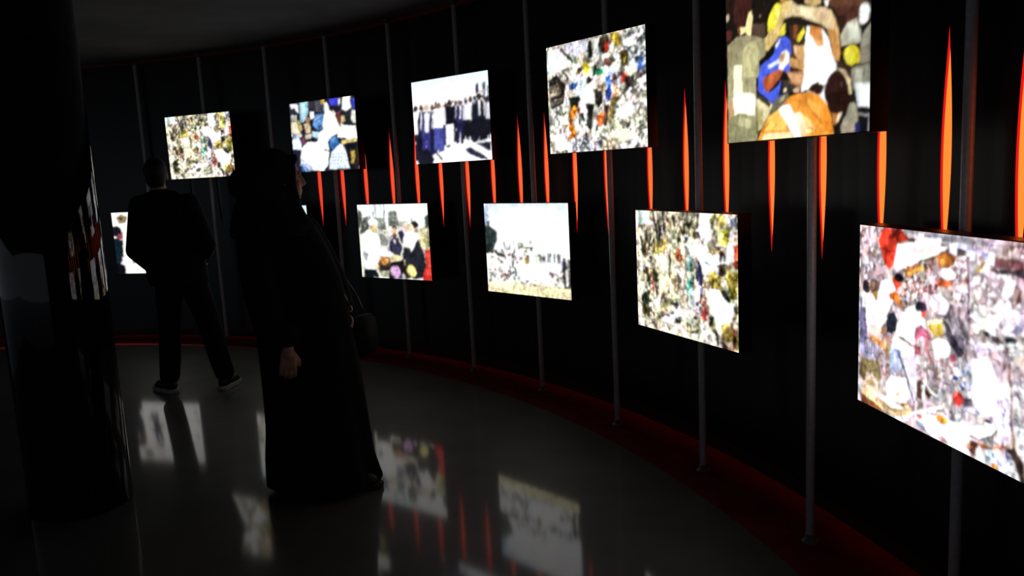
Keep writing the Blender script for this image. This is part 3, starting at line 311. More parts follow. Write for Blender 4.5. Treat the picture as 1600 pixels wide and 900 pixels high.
 'U3': '''G|bfd8f6|ffffff|-34,1462,1127,1287,1082,471,-105,577;P|ffffff|-103,596,1084,506,1050,-124,-156,-65;P|fdfdff|-29,818,1028,825,1008,479,-47,590;P|ffffff|10,889,845,938,828,658,-1,738;P|2a3048|840,859,880,880,883,774,843,744;P|3a4458|927,865,960,878,957,730,927,716;P|48525e|981,831,1013,835,1005,689,978,675;L|9aa2b0|21.1|893,773,1007,793;N|1c1e34 2c2e50 f4f4fa 0f1018 3a3c6a 14141e|73.3,110,3.2,-88|-2,586,401,599,1017,635,995,234,458,204,14,63;N|6a4c40 3a2a26 c9a890 2a2228|30.7,46,1.2,0|-3,719,430,724,947,731,999,655,942,644,424,633,12,622;E|2a2428|33,673,27.6,37.4,0;P|f6f4f8|-2,633,62,626,77,543,55,356,-36,363,-29,554;P|f6f2f6|21,624,41,622,21,422,10,423;P|2a2438|-32,376,53,368,22,39,-9,41,5,296,-26,42,-54,44;E|4a342c|116,677,25.0,39.4,0;P|1f1f3a|84,634,142,628,154,541,132,343,51,350,58,551;P|f6f2f6|105,625,122,624,102,413,93,414;P|1c1c30|53,363,131,357,99,10,71,11,86,280,56,12,31,14;E|c9a890|192,674,37.0,40.2,0;P|3a3a78|146,632,232,622,254,532,228,331,107,342,111,547;P|f6f2f6|177,622,203,619,181,404,167,405;P|34347c|111,355,226,345,192,-9,150,-7,163,268,128,-5,90,-3;P|e9e9fa|148,607,231,599,201,375,153,379;E|5a4038|274,664,19.9,36.6,0;P|22223c|248,625,294,619,304,538,284,355,219,360,227,546;P|f6f2f6|264,617,278,615,261,419,253,420;P|1c1c34|222,373,284,367,256,45,233,46,248,296,222,47,201,48;E|8a6250|354,681,37.0,34.2,0;P|ffffff|308,647,394,637,417,560,394,390,273,401,274,575;P|f6f2f6|339,637,365,634,347,452,332,453;P|4a52a0|277,412,392,401,363,102,321,105,330,338,299,106,261,109;P|4a52a4|287,424,434,410,398,134,355,118,358,286,316,139;E|4a3430|443,676,18.2,28.4,0;P|e8e6f0|420,646,463,641,472,578,457,436,398,441,402,585;P|f6f2f6|436,639,448,638,435,486,428,487;P|34366a|400,451,456,445,435,196,415,198,424,391,404,199,385,200;E|3a2a28|511,692,34.9,29.3,0;P|14121c|468,663,549,653,571,587,551,441,437,452,437,602;P|f6f2f6|498,654,522,652,506,495,492,497;P|f6f4f0|441,462,549,451,524,195,485,198,491,397,464,200,429,202;P|14121a|435,668,578,652,551,436,441,447;P|faf6f0|443,446,560,444,543,253,489,202,448,223;E|6a4c40|588,686,20.9,27.0,0;P|1a1a30|562,658,610,652,622,592,607,458,539,464,542,601;P|f6f2f6|579,651,594,650,581,506,573,507;P|16162a|542,473,606,467,586,231,563,233,570,416,550,234,529,235;E|6a4c40|642,680,30.0,27.9,0;P|2c2c58|605,652,675,644,694,581,676,442,578,451,578,594;P|f6f2f6|631,644,651,642,637,493,626,494;P|1c1c3c|581,461,674,451,652,207,618,210,624,400,600,211,570,214;E|3a2c2c|712,686,21.4,25.6,0;P|d8d8ea|686,659,735,653,748,596,734,468,664,476,665,605;P|f6f2f6|704,653,718,651,707,514,698,515;P|181828|666,484,732,477,714,253,689,255,696,429,677,257,655,258;E|5a4038|771,696,24.2,27.6,0;P|fafafa|742,668,798,661,813,599,797,462,718,470,719,610;P|f6f2f6|762,661,779,659,766,512,757,513;P|20202c|721,479,796,471,775,230,748,233,755,420,734,234,709,236;E|3a2a26|825,711,22.0,28.5,0;P|1c2030|798,681,849,675,862,611,847,469,775,477,777,621;P|f6f2f6|816,674,832,672,819,520,811,521;P|14161e|777,486,846,479,826,230,801,232,808,425,788,233,766,235;E|3a2a26|880,727,34.6,32.5,0;P|171f2c|838,694,918,685,940,611,920,449,808,461,807,627;P|fafaff|867,685,891,682,876,509,862,510;P|15171f|811,472,918,461,894,176,855,179,861,400,834,181,799,183;E|3a2c28|945,696,21.5,28.2,0;P|1a1c28|918,667,968,660,981,598,967,457,897,464,898,607;P|f6f2f6|936,660,951,658,939,507,931,508;P|14151c|899,474,965,467,946,220,922,222,929,413,910,223,888,225;E|3a2c28|989,673,16.5,26.0,0;P|d0d0da|968,645,1007,641,1016,583,1004,453,950,459,952,590;P|f6f2f6|982,639,994,638,983,499,977,500;P|1a1c24|952,467,1003,462,986,235,968,236,974,412,958,237,941,238;P|141420|33,313,111,307,88,1,21,4;P|16161f|676,424,1006,444,998,287,920,258,667,288;P|ffffff|35,42,304,121,661,188,995,234,981,-14,30,-25;P|2c2c44|678,142,739,161,908,53,967,5,867,11,695,95;P|24243a|800,196,993,208,987,93,913,134;L|2a2a38|28.1|273,142,362,42;P|1a1a28|33,159,179,187,256,48,230,-11,31,-12''',
 'L3': '''G|d4e8f6|ffffff|-30,1046,1034,1035,1021,723,-53,696;P|ffffff|-52,711,1076,738,1044,-68,-111,-203;P|ffffff|197,945,866,971,969,775,957,484,167,443;P|c6d4ee|1,1005,52,1005,53,757,2,756;P|2c3a38|2,749,85,736,157,687,143,586,105,512,84,438,-1,434;P|35443e|39,800,69,801,60,728,31,728;P|1f2a28|0,581,76,584,52,466,0,449;N|8a9088 b4b8a8 5a6058|16.9,14,4.0,-88|225,589,631,604,626,508,219,489;L|3a403a|20.9|357,587,359,453;L|5a5e54|14.2|244,583,246,504;L|6a6e60|14.1|312,564,300,492;L|5a5a4c|13.5|547,587,553,546;N|ffffff f6f4ec d4cdb8 7e7764 3c3a30 fbf9f4 a89f88|28.0,230,1.7,-20|21,508,613,535,718,253,946,244,914,133,-4,123;P|6a6a5c|429,527,598,534,596,507,444,513;P|40443c|102,468,233,446,263,405,149,413;L|4a4c44|30.3|582,520,565,491;P|c8b060|477,403,547,435,527,336,481,347;P|4a4636|505,447,540,448,530,392,502,391;L|2c302c|23.2|676,459,676,367;L|2c302c|23.0|713,465,713,369;L|2c302c|22.9|757,471,757,372;L|2c302c|22.7|786,475,786,374;L|2c302c|22.6|829,473,829,376;L|2c302c|22.4|872,472,872,379;L|2c302c|22.3|893,471,893,381;L|50564e|36.6|653,448,724,390;P|fffffc|387,341,723,363,773,189,409,158;P|1c201e|918,402,960,411,971,326,949,137,921,134,905,267;P|20241f|974,392,1008,381,1010,275,998,141,977,139,976,273;E|2a2622|946,417,16.7,21.3,0;E|2a2622|991,400,15.2,19.9,0;L|fafafa|15.8|964,325,955,191;L|3a3c34|24.6|341,367,328,280;L|2a2c26|24.6|352,282,357,225;P|6a2420|196,227,285,212,250,181,202,199;N|4a3c30 8a6450 fafaf0 2c2c24|23.4,40,1.6,-30|22,258,368,283,361,154,14,125;N|4a3c38 8a6860 faf6f0|21.8,26,1.6,-30|721,322,922,322,902,186,715,184;G|f2e6c0|e8dcae|-92,101,345,138,1024,117,1017,-71,-101,-51;L|a8946a|12.3|376,134,711,115,1024,110;P|2a2a22|914,133,1012,149,1011,116,913,113;P|fbf3d6|13,110,360,133,308,49,9,50''',
 'L2': '''G|dff0ee|ffffff|-62,1085,1041,1057,1015,680,-98,676;P|e8e6da|-95,708,1047,709,999,-30,-166,-96;P|ffffff|633,978,1006,985,991,767,617,768;P|4a5048|5,943,54,911,68,770,158,817,162,661,37,614,-7,708;P|6a706a|73,833,159,832,130,692,79,692;N|7a8078 a4a89c 50564c d8dcd4|21.7,50,2.0,-85|9,896,230,862,444,617,0,582;L|3a403a|13.0|266,1000,275,800;L|4a504a|12.9|341,998,340,769;L|2c322c|14.7|394,997,393,708;L|5a605a|16.9|232,893,240,785;P|8a9088|277,816,401,815,398,662,263,646;E|7d827a|519,859,64.8,51.2,0;L|a4a89e|18.3|458,837,582,836;P|6a7068|451,822,589,821,589,708,443,708;P|9aa098|458,799,580,799,578,776,456,777;L|50564e|12.8|490,792,485,723;L|50564e|12.7|539,791,533,723;P|b8bcb0|595,784,729,776,723,694,589,708;L|6a7068|10.8|633,768,629,708;P|50584e|948,811,974,855,997,855,1008,680,955,679;L|3a423a|13.7|989,847,987,709;L|5a625a|10.6|779,812,781,738;P|7a7a72|294,616,375,586,434,494,396,432,315,461;E|2c2420|522,681,39.0,33.3,0;E|d2a684|519,640,32.5,45.5,0;P|b9b8c8|420,525,491,587,436,310,408,371;P|38364e|442,494,505,556,569,557,625,437,600,315,519,312,441,372;P|fffdf4|498,518,542,519,514,465;P|6a4a4a|492,602,557,602,543,526,494,526;P|2a2a46|567,633,642,663,666,558,635,467,586,557;E|e8d8c0|691,693,38.0,53.9,0;E|faf8f0|220,754,71.2,61.8,0;E|eccf9c|227,669,50.8,58.9,0;P|fffffb|36,598,144,653,276,600,316,477,288,337,247,242,220,115,80,94,40,235,16,361;P|a8acb4|43,377,118,332,90,205,44,282;P|f8f6ec|246,445,423,356,517,297,480,234,286,306;E|e8d4a0|483,280,42.7,33.9,0;P|22242c|641,437,734,409,853,546,917,354,930,206,895,25,658,12,607,193;E|2c2824|819,730,52.8,44.4,0;E|e8d0b4|736,663,72.4,74.6,0;P|fdfdfb|662,618,736,649,829,634,829,531,747,364,715,469,672,423,635,467;P|caa890|801,679,862,664,842,605,797,634;P|e8d8a8|857,605,949,591,951,399,906,413,867,516;P|b8b484|878,679,1016,694,998,415,952,414;L|4a4a38|20.7|984,665,992,445;P|fafae8|939,679,984,665,966,621;P|c8302c|920,399,1013,416,1008,1,877,-6,930,206;P|e04a3c|949,370,996,386,989,59,936,57;P|5a4228|242,179,302,290,435,295,450,172,421,109,268,86;P|c99a5c|265,258,335,291,433,264,413,217,327,182;P|b8702c|317,268,368,277,363,215,312,213;P|2a2420|275,165,434,171,421,109,287,103;P|b8b49a|285,87,420,93,406,23,297,17;L|3a342c|15.2|287,103,429,109;E|f6ecb0|538,251,48.9,76.8,0;P|1c1a1c|446,218,611,254,673,226,658,12,396,-1;E|d8a8d8|502,96,68.9,80.4,20;E|e8c8e8|486,111,32.9,43.3,0;E|f2e488|728,114,60.3,79.1,20;E|faf2b0|721,121,28.6,39.6,0;L|d8ccb0|18.1|636,255,639,194;E|c8bcc0|619,40,25.8,30.7,0;P|14161c|38,108,220,115,262,7,20,-5;E|efe0b4|223,154,30.7,37.8,0''',
 'U2': '''P|1c2030|-3,1150,1075,1016,987,-87,-121,-30;P|f4f0f4|22,990,142,984,145,848,85,898,36,889;P|2a2c34|15,920,88,926,110,824,22,833;P|b4b8a8|14,834,110,824,102,739,14,748;P|9acbdc|167,995,308,992,292,819,203,714,164,718;P|c4e4ee|198,984,268,983,240,767,192,758;P|3a3038|308,986,409,988,399,877,321,872;P|50525a|409,988,501,991,487,839,410,834;P|c8a830|495,1005,563,1004,557,942,511,934;P|3c3cc0|623,1004,772,1006,747,893,644,905;P|2c3450|496,936,541,931,546,819,485,812;P|f4f2ec|543,944,589,953,636,809,588,773,546,819;P|faf8f8|831,1012,947,1012,933,845,872,811,801,833;P|3a40b8|957,963,1007,971,996,824,953,829;P|f0ece0|762,973,800,996,768,877;P|e8e4dc|945,817,1001,797,986,623,940,668;P|24262c|799,806,929,805,945,641,837,569,800,641;P|d8c890|793,738,838,747,838,665,785,643;P|8a3a34|740,812,784,807,771,658,735,662;P|f0d8d0|668,834,710,801,688,721;P|e8dcc0|12,733,102,739,123,622,176,517,78,497,-1,518;P|b49a5c|103,753,151,748,186,616,150,577;P|9aaed8|6,590,129,521,151,419,29,487;P|e4f4fa|12,488,110,494,151,419,141,319,6,343;P|1c1e34|-3,329,125,320,96,17,-17,23;P|fafafa|318,844,381,851,388,766,324,745;P|5a8cc8|391,794,530,807,534,682,447,564,347,658;P|8ab4e0|387,752,482,784,441,663,364,670;P|2c4c80|423,636,486,658,447,564;L|3a64a0|15.3|397,695,511,767;E|b08060|276,735,37.3,36.4,0;P|e4c8a4|208,685,303,690,307,563,243,554;P|c8a87c|219,627,267,637,245,568;P|bcd8ec|324,575,461,549,407,469,333,504;P|6a3850|158,490,222,499,213,399,164,389;P|e0d4bc|225,527,321,547,315,477,235,469;P|fffffd|536,793,610,854,693,776,740,634,776,534,622,478,556,414,574,273,541,78,457,-3,242,38,105,104,143,333,247,425,404,427,429,537,495,588;P|ffffff|720,580,812,613,984,596,1000,432,909,385,827,447,710,457;P|e4cc80|765,411,1000,432,981,379,820,365,759,342;P|f6ecc8|770,644,813,626,778,561;P|3a74b8|582,454,683,487,732,372,666,294,591,299;P|6aa0d8|605,452,681,473,676,404,615,395;P|2a5090|611,354,703,374,650,281;L|1a2c50|17.0|500,306,588,258;P|eaf4fc|603,257,747,371,813,283,868,58,865,17,551,21;L|5a84c4|13.4|631,241,642,223;L|5a84c4|13.4|618,197,629,179;L|5a84c4|13.5|606,153,616,135;L|5a84c4|13.5|593,108,603,91;L|5a84c4|13.5|580,64,590,47;L|5a84c4|13.3|673,238,684,220;L|5a84c4|13.4|660,194,671,176;L|5a84c4|13.4|647,150,658,132;L|5a84c4|13.4|635,106,645,88;L|5a84c4|13.5|622,62,632,44;L|5a84c4|13.3|715,235,725,217;L|5a84c4|13.3|702,191,712,173;L|5a84c4|13.3|689,147,700,130;L|5a84c4|13.4|676,103,687,86;L|5a84c4|13.4|664,59,674,42;L|5a84c4|13.2|756,232,766,214;L|5a84c4|13.3|743,188,754,171;L|5a84c4|13.3|731,144,741,127;L|5a84c4|13.3|718,101,729,83;L|5a84c4|13.3|705,57,716,39;L|5a84c4|13.2|797,229,807,211;L|5a84c4|13.2|785,185,795,168;L|5a84c4|13.2|772,142,782,124;L|5a84c4|13.3|759,98,770,81;L|5a84c4|13.3|747,54,757,37;L|5a84c4|13.1|826,182,836,165;L|5a84c4|13.2|813,139,823,122;L|5a84c4|13.2|801,95,811,78;L|5a84c4|13.2|788,52,798,34;L|4a78c0|15.9|137,189,163,43;L|4a78c0|15.8|164,167,195,44;L|4a78c0|15.8|190,145,227,45;L|4a78c0|15.8|217,123,259,46;L|4a78c0|15.7|243,101,290,47;P|5a86cc|115,132,213,69,271,8,128,16;L|d4e4f8|14.1|143,174,257,23;L|d4e4f8|14.1|145,102,193,19;P|16161e|818,338,994,365,979,-4,863,3,833,171;P|b49a48|898,249,950,259,928,82,885,85;P|2c2418|958,272,1002,282,987,10,937,13;E|d8ccb0|1002,15,11.4,10.9,0''',
 'L0': '''P|f6f2ee|-36,1075,1106,1024,989,-157,-177,-142;P|8a7a5c|65,909,149,975,230,925,198,834,108,803;P|4a3c28|101,931,186,916,136,860;E|14161c|51,689,76.3,88.1,0;P|7a3a44|69,654,137,674,128,558,26,562;P|10202a|-5,586,133,547,109,232,5,93,-83,94;P|1a1a20|-24,797,17,772,-61,-96,-127,-95;P|fafafa|92,279,120,231,95,209;P|0c0e14|-133,237,120,137,132,-146,-177,-142;N|ffffff e0d8c8 9a8c70 5a4c3c|55.1,80,1.7,-30|252,924,1052,891,970,74,158,90;E|4a342c|360,735,33.4,33.1,0;P|2a3040|317,699,395,696,412,623,384,458,275,461,284,628;P|f6f2f6|345,692,368,691,344,515,331,515;P|1c2030|279,472,383,469,343,180,306,180,324,404,286,181,252,182;E|4a342c|570,705,33.1,32.9,0;P|8a5a40|529,668,605,665,623,593,595,428,488,432,495,597;P|f6f2f6|556,662,579,661,555,485,542,485;P|3a342c|492,443,594,440,555,152,518,152,536,375,499,153,466,154;E|4a342c|786,742,32.7,35.4,0;P|e8e4d8|744,703,820,700,837,623,809,445,703,448,711,627;P|f6f2f6|771,696,794,695,769,506,757,506;P|4a4c58|706,460,807,457,768,147,731,148,749,387,712,148,679,149''',
 'L1': '''G|d8ecf0|fbfdfb|-75,1123,1127,1075,1077,463,-141,478;P|eef0e0|-121,669,1092,645,1022,-198,-212,-220;N|ffffff e4dec8 9a927c 5a5648 f4f0e0|48.8,120,1.7,-30|-21,515,1010,501,970,23,-71,16;P|3c4a40|184,851,336,865,321,510,149,494;E|4a342c|544,729,33.3,31.0,0;P|3a3c58|503,694,580,693,599,625,575,469,467,471,471,627;P|f6f2f6|531,689,554,688,533,522,521,522;P|24263a|470,481,573,480,541,208,503,208,516,418,484,208,450,208;E|4a342c|745,743,32.7,32.9,0;P|8a4038|704,706,780,704,799,632,774,467,668,468,673,635;P|f6f2f6|732,700,754,699,734,523,721,523;P|3a3430|672,479,773,478,740,189,703,189,716,412,684,189,651,189;P|d6ecec|912,1011,1034,1007,1021,845,915,848'''}
WORDS = {
 'U1': ('crowd spread over rubble, in the upper row beside the walking man', 'upper picture of a crowd on rubble'),
 'U2': ('figures in white robes and blue head cloths, in the upper row', 'picture of white-robed figures'),
 'U3': ('row of men in suits under a pale blue sky', 'picture of men in suits'),
 'U4': ('rescuers gathered on rubble with one in orange trousers', 'picture with orange trousers'),
 'U5': ('man in orange jacket bending among helpers at night', 'picture of the orange jacket'),
 'L0': ('largely hidden behind the man in dark jacket', 'picture half hidden behind the man'),
 'L1': ('almost wholly hidden behind the woman in black', 'picture hidden behind the woman'),
 'L2': ('white-bearded man in black robe before a domed building', 'picture of the domed building'),
 'L3': ('pale rubble heap under a wide white sky', 'picture of a wide white sky'),
 'L4': ('crowd spread over rubble, in the lower row', 'lower picture of a crowd on rubble'),
 'L5': ('men digging in rubble under a red banner', 'picture of men digging in rubble'),
}
RES = {'L5': (210, 190), 'U5': (180, 160), 'L4': (130, 140), 'U4': (130, 135)}

def raster(spec, W, H, seed):
    """draws the flat print: polygons, lines, ellipses, gradients and scattered chips in picture units (u 0-1000 across, v 0-1000 up)"""
    S = 2; w_, h_ = W * S, H * S
    img = np.full((h_, w_, 3), .5, np.float32)
    rng = random.Random(seed)
    ax, ay = w_ / 1000.0, h_ / 1000.0
    KX = PW / .60                      # physical aspect of the picture
    def fill(pts, col, col2=None):
        xs = [p[0] * ax for p in pts]; ys = [p[1] * ay for p in pts]
        x0, x1 = max(0, int(min(xs))), min(w_, int(max(xs)) + 2)
        y0, y1 = max(0, int(min(ys))), min(h_, int(max(ys)) + 2)
        if x1 <= x0 or y1 <= y0: return
        X = (np.arange(x0, x1) + .5)[None, :]; Y = (np.arange(y0, y1) + .5)[:, None]
        ins = np.zeros((y1 - y0, x1 - x0), bool)
        n = len(xs)
        for i in range(n):
            xa, ya, xb, yb = xs[i], ys[i], xs[(i + 1) % n], ys[(i + 1) % n]
            if ya == yb: continue
            c = ((ya > Y) != (yb > Y)) & (X < (xb - xa) * (Y - ya) / (yb - ya) + xa)
            ins ^= c
        sub = img[y0:y1, x0:x1]
        if col2 is None: sub[ins] = col
        else:
            lo, hi = min(ys), max(ys)
            t = np.clip((Y - lo) / max(hi - lo, 1e-6), 0, 1) + 0 * X
            g = np.array(col)[None, None] * t[..., None] + np.array(col2)[None, None] * (1 - t[..., None])
            sub[ins] = g[ins]
    def pts_of(s):
        q = [float(t) for t in s.split(',')]; return list(zip(q[::2], q[1::2]))
    for line in spec.strip().split(';'):
        if not line: continue
        p = line.split('|'); k = p[0]
        if k == 'P': fill(pts_of(p[2]), lin(p[1]))
        elif k == 'G': fill(pts_of(p[3]), lin(p[1]), lin(p[2]))
        elif k == 'E':
            cx, cy, rx, ry, rot = [float(t) for t in p[2].split(',')]
            rot = R(rot); q = []
            for i in range(18):
                t = 2 * math.pi * i / 18; ex, ey = rx * math.cos(t), ry * math.sin(t)
                q.append((cx + ex * math.cos(rot) - ey * math.sin(rot), cy + ex * math.sin(rot) + ey * math.cos(rot)))
            fill(q, lin(p[1]))
        elif k == 'L':
            wd = float(p[2]) / 2; q = pts_of(p[3])
            for (xa, ya), (xb, yb) in zip(q, q[1:]):
                dx, dy = (xb - xa) * KX, yb - ya; l = math.hypot(dx, dy) or 1
                nx, ny = -dy / l * wd / KX, dx / l * wd
                ex, ey = dx / l * wd * .4 / KX, dy / l * wd * .4
                fill([(xa + nx - ex, ya + ny - ey), (xb + nx + ex, yb + ny + ey), (xb - nx + ex, yb - ny + ey), (xa - nx - ex, ya - ny - ey)], lin(p[1]))
        elif k == 'N':
            pal = [lin(c) for c in p[1].split()]; size, cnt, asp, ang = [float(t) for t in p[2].split(',')]
            q = pts_of(p[3]); bx = [t[0] for t in q]; by = [t[1] for t in q]
            def inside(x, y):
                c = False
                for i in range(len(q)):
                    (xa, ya), (xb, yb) = q[i], q[(i + 1) % len(q)]
                    if (ya > y) != (yb > y) and x < (xb - xa) * (y - ya) / (yb - ya) + xa: c = not c
                return c
            for _ in range(int(cnt)):
                for _t in range(12):
                    x, y = rng.uniform(min(bx), max(bx)), rng.uniform(min(by), max(by))
                    if inside(x, y): break
                else: continue
                s_ = size * rng.uniform(.45, 1.45); t = R(ang + rng.uniform(-45, 45)); e = s_ * rng.uniform(.8, asp)
                c_, d_ = math.cos(t), math.sin(t); poly = []
                for (px, py) in ((-.5, -.5), (.5, -.4), (.55, .4), (-.4, .5)):
                    px = px * e + rng.uniform(-.15, .15) * s_; py = py * s_ + rng.uniform(-.15, .15) * s_
                    poly.append((x + (px * c_ - py * d_) / KX, y + px * d_ + py * c_))
                fill(poly, pal[rng.randrange(len(pal))])
    img = img.reshape(H, S, W, S, 3).mean((1, 3))
    pad = np.pad(img, ((1, 1), (1, 1), (0, 0)), mode='edge')
    soft = sum(pad[i:i + H, j:j + W] * k for i, j, k in ((0, 1, 1), (2, 1, 1), (1, 0, 1), (1, 2, 1), (1, 1, 5))) / 9.0
    return soft

def vnoise(W, H, fx, fy, rs):
    g = rs.rand(fy + 2, fx + 2).astype(np.float32)
    x = np.linspace(0, fx, W, endpoint=False); y = np.linspace(0, fy, H, endpoint=False)
    xi, yi = x.astype(int), y.astype(int); tx = x - xi; ty = y - yi
    tx = (tx * tx * (3 - 2 * tx))[None, :]; ty = (ty * ty * (3 - 2 * ty))[:, None]
    a = g[yi][:, xi]; b_ = g[yi][:, xi + 1]; c = g[yi + 1][:, xi]; d = g[yi + 1][:, xi + 1]
    return a * (1 - tx) * (1 - ty) + b_ * tx * (1 - ty) + c * (1 - tx) * ty + d * tx * ty

CLUTTER = {'L4': (1.7, .65), 'U4': (1.4, .6), 'L5': (.85, .35), 'U5': (.3, .35), 'U2': (.5, .5), 'L2': (.6, .5), 'L3': (.9, .5), 'U3': (.35, .35), 'L1': (.8, .7), 'L0': (.5, .5)}
def photographic(img, key, seed):
    """organic edges and fine tonal clutter of a photographic print"""
    H, W = img.shape[:2]; rs = np.random.RandomState(seed); k, wp = CLUTTER[key]
    dx = (vnoise(W, H, 14, 12, rs) - .5) * .030 * W + (vnoise(W, H, 40, 36, rs) - .5) * .016 * W
    dy = (vnoise(W, H, 14, 12, rs) - .5) * .030 * H + (vnoise(W, H, 40, 36, rs) - .5) * .016 * H
    X = np.clip(np.arange(W)[None, :] + dx * wp, 0, W - 1.001); Y = np.clip(np.arange(H)[:, None] + dy * wp, 0, H - 1.001)
    xi, yi = X.astype(int), Y.astype(int); tx = (X - xi)[..., None]; ty = (Y - yi)[..., None]
    im = img[yi, xi] * (1 - tx) * (1 - ty) + img[yi, xi + 1] * tx * (1 - ty) + img[yi + 1, xi] * (1 - tx) * ty + img[yi + 1, xi + 1] * tx * ty
    n = .5 * vnoise(W, H, 22, 16, rs) + .5 * vnoise(W, H, 55, 38, rs)
    n2 = np.abs(vnoise(W, H, 36, 22, rs) - .5) * 2
    lum = im.mean(-1, keepdims=True)
    wgt = np.clip((.93 - lum) / .35, 0.12, 1)
    f = np.exp(k * wgt * ((n[..., None] - .52) * 2.6 - (n2[..., None] < .14) * .7))
    out = im * f
    tint = np.stack([vnoise(W, H, 18, 14, rs) - .5, vnoise(W, H, 18, 14, rs) - .5, vnoise(W, H, 18, 14, rs) - .5], -1)
    return np.clip(out * (1 + .22 * min(k, 1) * tint), 0, 1)

def picture_mesh(key, zb, zt):
    src = 'L4' if key == 'U1' else key
    W, H = RES.get(key, (100, 92))
    img = photographic(raster(PRINTS[src], W, H, sum(map(ord, src))), src, sum(map(ord, src)))
    # one quad per print dot
    xs = np.linspace(-PW / 2, PW / 2, W + 1); zs = np.linspace(zb, zt, H + 1)
    g = np.zeros((H + 1, W + 1, 3), np.float32); g[..., 0] = xs[None, :]; g[..., 1] = -OFF; g[..., 2] = zs[:, None]
    i = np.arange(H)[:, None] * (W + 1) + np.arange(W)[None, :]
    f = np.stack([i, i + 1, i + W + 2, i + W + 1], -1).reshape(-1, 4)
    me = bpy.data.meshes.new('picture_' + key)
    me.vertices.add((H + 1) * (W + 1)); me.vertices.foreach_set('co', g.ravel())
    me.loops.add(f.size); me.loops.foreach_set('vertex_index', f.ravel().astype(np.int32))
    me.polygons.add(len(f)); me.polygons.foreach_set('loop_start', np.arange(0, f.size, 4, dtype=np.int32))
    me.update(calc_edges=True)
    # smooth dots: colour at vertices = mean of neighbouring dots
    pad = np.pad(img, ((1, 1), (1, 1), (0, 0)), mode='edge')
    vc = (pad[:-1, :-1] + pad[1:, :-1] + pad[:-1, 1:] + pad[1:, 1:]) / 4
    att = me.color_attributes.new('print', 'FLOAT_COLOR', 'POINT')
    att.data.foreach_set('color', np.concatenate([vc, np.ones_like(vc[..., :1])], -1).astype(np.float32).ravel())
    me.materials.append(M['print'])
    return me

base_me = None
for key, (px, py, ang, zb, zt) in PANELS.items():
    # ---- floor-to-ceiling pole
    pole = thing('support_pole', 'slim steel pole from floor to ceiling carrying the ' + WORDS[key][1], 'pole', (px, py, 0), ang, 'steel poles along the curved wall')
    t = MB(); t.lathe([(.017, .006), (.017, ZC - .004)], n=24)
    link('tube', t.build('tube', M['steel'], True), pole)
    t = MB(); t.lathe([(.034, 0), (.034, .005), (.030, .008), (.022, .010), (.021, .03), (.0172, .034)], n=24)
    link('floor_flange', t.build('floor_flange', M['flange'], True), pole)
    t = MB(); t.lathe([(.0172, ZC - .034), (.021, ZC - .03), (.022, ZC - .010), (.034, ZC - .006), (.034, ZC)], n=24)
    link('ceiling_flange', t.build('ceiling_flange', M['flange'], True), pole)
    # ---- light box
    box = thing('light_box', 'backlit picture: ' + WORDS[key][0], 'light box', (px, py, 0), ang, 'backlit pictures on poles')
    t = MB(); e = .003
    t.box(-PW / 2 - e, PW / 2 + e, -OFF + .0015, -OFF + BOXD, zb - e, zt + e, .0015)
    link('housing', t.build('housing', M['housing']), box)
    pic = link('picture', picture_mesh(key, zb, zt), box)
    pic['label'] = 'glowing photographic print'
    for zz in (zb + .12, zt - .12):
        t = MB()
        t.box(-.030, .030, -OFF + BOXD + .0005, -.012, zz - .018, zz + .018, .002)
        t.lathe([(.026, zz - .015), (.026, zz + .015)], n=20)
        link('clamp', t.build('clamp', M['housing']), pole)

# ------------------------------------------------------------------ glowing slots in the wall
def nearest(deg):
    # panel in whose width the slot lies
    best = None
    for k, (px, py, ang, zb, zt) in PANELS.items():
        d = abs(math.degrees(math.atan2(py - CY, px - CX)) - deg)
        if best is None or d < best[0]: best = (d, k)
    return best[1]
by = {}
for c in cuts: by.setdefault(nearest(c), []).append(c)
ORD = {1: ['only one'], 2: ['left of two', 'right of two'], 3: ['leftmost of three', 'middle of three', 'rightmost of three'],
       4: ['leftmost of four', 'second of four', 'third of four', 'rightmost of four']}
for key, lst in by.items():
    lst = sorted(lst, reverse=True)      # left to right in view
    for i, c in enumerate(lst):
        lit = c in SLOTS_LIT
        where = ' above the ' if key[0] == 'L' else ' under the '
        lab = ORD[len(lst)][i] + where + WORDS[key][1]
        o0 = onwall(c, RW, 0)
        s = thing('slot_light', ('glowing red spindle, ' if lit else 'unlit spindle, ') + lab, 'slot light', o0, R(c), 'spindle slots in the curved wall')
        # local frame: x outwards (into the wall), y along the wall
        v = []; f = []; dv = []; df = []
        for k, (z, h) in enumerate(levels):
            v += [(0, -h, z), (0, h, z), (DEPTH, -h - .002, z), (DEPTH, h + .002, z)]
            dv += [(DEPTH - .001, -h - .002, z), (DEPTH - .001, h + .002, z)]
        for k in range(NL):
            q = k * 4; f += [(q, q + 4, q + 6, q + 2), (q + 1, q + 3, q + 7, q + 5)]
            q = k * 2; df += [(q, q + 2, q + 3, q + 1)]
        g = min(1.0, max(0.0, (58 - c) / 52))      # lamps burn stronger towards the near end of the row
        if lit:
            md = emissive('slot_diffuser', (1.0, .075 + .10 * g, .032 - .01 * g), .85 + .9 * g)
            mr = emissive('slot_reveal_glow', (1.0, .012, .012), .45 + .35 * g)
        else: md = mr = M['slot_dark']
        link('reveal', mesh('reveal', v, f, mr), s)
        link('diffuser', mesh('diffuser', dv, df, md), s)

# ------------------------------------------------------------------ black column
col = tag(None or link('column', None, None, (-2.150, 3.728, 0)), 'thick round glossy black column at the left edge', 'column')
t = MB(); t.lathe([(.219, 0), (.226, .006), (.226, ZC)], n=96)
link('shaft', t.build('shaft', M['column'], True), col)
me = col.children[0].data
t = MB(); t.lathe([(.2262, ZC - .05), (.236, ZC - .045), (.236, ZC - .001)], n=96)
link('collar', t.build('collar', M['wall'], False), col)

